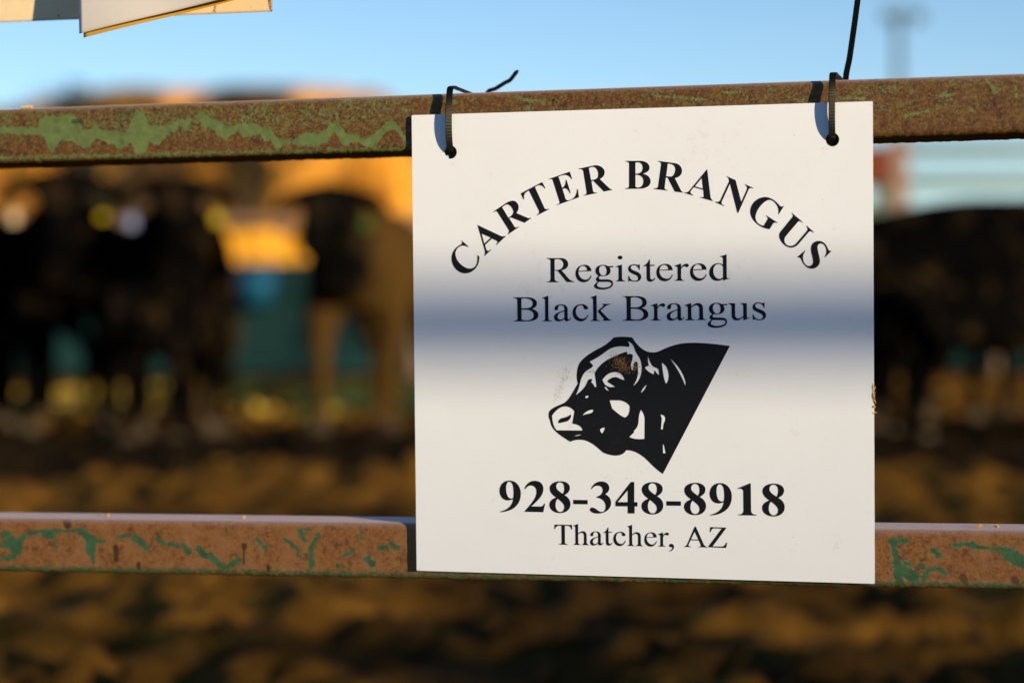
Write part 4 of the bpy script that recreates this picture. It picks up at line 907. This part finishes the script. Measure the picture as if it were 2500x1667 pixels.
def sheet(name, cornersd, mat, label, cat, curl):
    # cornersd: (px,py,d) lower-left, lower-right, upper-right, upper-left
    q = [np.array([*uv_of(x, y, d), d]) for x, y, d in cornersd]; n = 40; V = []
    for i in range(n+1):
        for j in range(n+1):
            a, b = i/n, j/n
            p = (q[0]*(1-a)+q[1]*a)*(1-b) + (q[3]*(1-a)+q[2]*a)*b
            dd = curl*((1-a)**1.5)*(1-b)**2 + .0015*math.sin(a*7+b*3)*(1-b)
            V.append(SP(p[0], p[1], p[2]+dd))
    f = [(i*(n+1)+j, (i+1)*(n+1)+j, (i+1)*(n+1)+j+1, i*(n+1)+j+1) for i in range(n) for j in range(n)]
    o = mesh_obj(name, V, f, mat, None, True); s = o.modifiers.new('thick', 'SOLIDIFY'); s.thickness = .00025
    return tag(o, label, cat)
sheet('white_paper', [(186, 79, .044), (560, -15, .072), (560, -330, .050), (174, -330, .022)], M_WPAPER, 'white paper sheet curling forward at its lower corner over a yellow sheet', 'paper', .004)
sheet('yellow_paper', [(196, 88, .0415), (566, -6, .0615), (568, -330, .030), (184, -330, .012)], M_YPAPER, 'yellow paper sheet showing as a strip under the white sheet', 'paper', .004)

# bits of straw lying on the rails
def straw_bit(px, py, d, L, a, label):
    p = on_plane(px, py, d); mb = MB(); mb.box(p, (L, .0018, .0014), (SU*math.cos(a)+SN*math.sin(a), SN*math.cos(a)-SU*math.sin(a), SV))
    mb.box(p+SU*L*.3+SV*.0012, (L*.4, .0012, .0022), (SU*.9+SV*.3, SN, SV)); tag(mb.obj('straw_bit', M_STRAW), label, 'straw', 'straw bits on the rails')
def rail_top_d(): pass
def top2(px, k):                                     # a point on the lower rail's top face, k metres behind its front
    u, v = uv_of(px, 1200, D_LOW); return SP(u, vt2(u)+.0014, D_LOW-k)
def bit2(px, k, L, a, label):
    p = top2(px, k); mb = MB(); mb.box(p, (L, .002, .0013), (SU*math.cos(a)+SN*math.sin(a), SN*math.cos(a)-SU*math.sin(a), SV)); mb.box(p+SV*.0015+SU*L*.1, (L*.35, .0012, .0016), (SU*.95+SV*.3, SN, SV))
    tag(mb.obj('straw_bit', M_STRAW), label, 'straw', 'straw bits on the rails')
bit2(222, .025, .0045, .3, 'yellow straw bit lying on the lower rail near the left edge of the photo')
bit2(541, .022, .0025, .9, 'tiny yellow straw bit on the lower rail between the left edge and the sign')
bit2(2247, .022, .0065, .1, 'curved yellow straw bit on the lower rail right of the sign')
bit2(2287, .022, .0035, .6, 'smaller yellow straw bit at the far right of the lower rail')
u_, v_ = uv_of(55, 249, D_TOP); p = SP(u_, vt1(u_)+.0008, D_TOP-.006)
mb = MB(); mb.box(p, (.013, .004, .0016), (SU, SN, SV)); mb.box(p+SU*.003+SV*.001, (.007, .003, .0012), (SU, SN, SV)); tag(mb.obj('straw_bit', M_STRAW), 'flat tan straw flake on the top rail near the left edge', 'straw', 'straw bits on the rails')

# ------------------------------------------------------------------ rail fence behind the photographer; its top rail throws the shadow band over the sign
bandp = on_plane(1478, 726); DIST = 12.0
c = bandp + SUND*DIST
e = empty('rail_fence', (c[0], c[1], 0), 'steel rail fence behind the photographer that throws the shadow band on the sign', 'fence')
mb = MB(); mb.box(c, (7.0, .05, .063), (uh, nh, np.array([0, 0, 1.0]))); mb.obj('rail', M_UPR, e)
for s in (-1, 1):
    q = c + uh*3.4*s; mb = MB(); mb.box((q[0]+nh[0]*.06, q[1]+nh[1]*.06, (c[2]+.1)/2), (.07, .07, c[2]+.1), (uh, nh, (0, 0, 1))); mb.obj('post', M_UPR, e)

# ------------------------------------------------------------------ unseen low ridge added behind the photographer to dim the sun on the sign
RD = 240.0
base = on_plane(1478, 1300); z50 = .02
perp = np.array([-sh[1], sh[0], 0])
mb = MB(); NR = 80; ring = []
for i in range(NR+1):
    p = (i/NR-.5)*900; o_ = np.array([base[0], base[1], 0]) + sh*RD + perp*p
    zt = (z50 + RD*math.tan(R(SUN_EL))) * (1 - .55*max(0, abs(p)-60)/390) + (noise.noise(Vector((p*.02, 4, 1)))*5*min(1, max(0, abs(p)-12)/60))
    ring += [o_ - sh*70 + np.array([0, 0, -1]), o_ - sh*25 + np.array([0, 0, zt*.72]), o_ + np.array([0, 0, zt]), o_ + sh*40 + np.array([0, 0, zt*.7]), o_ + sh*90 + np.array([0, 0, -1])]
mb.add(ring, [(i*5+k, i*5+5+k, i*5+6+k, i*5+1+k) for i in range(NR) for k in range(4)])
tag(mb.obj('hills', M_FARHILL, None, True), kind='structure')
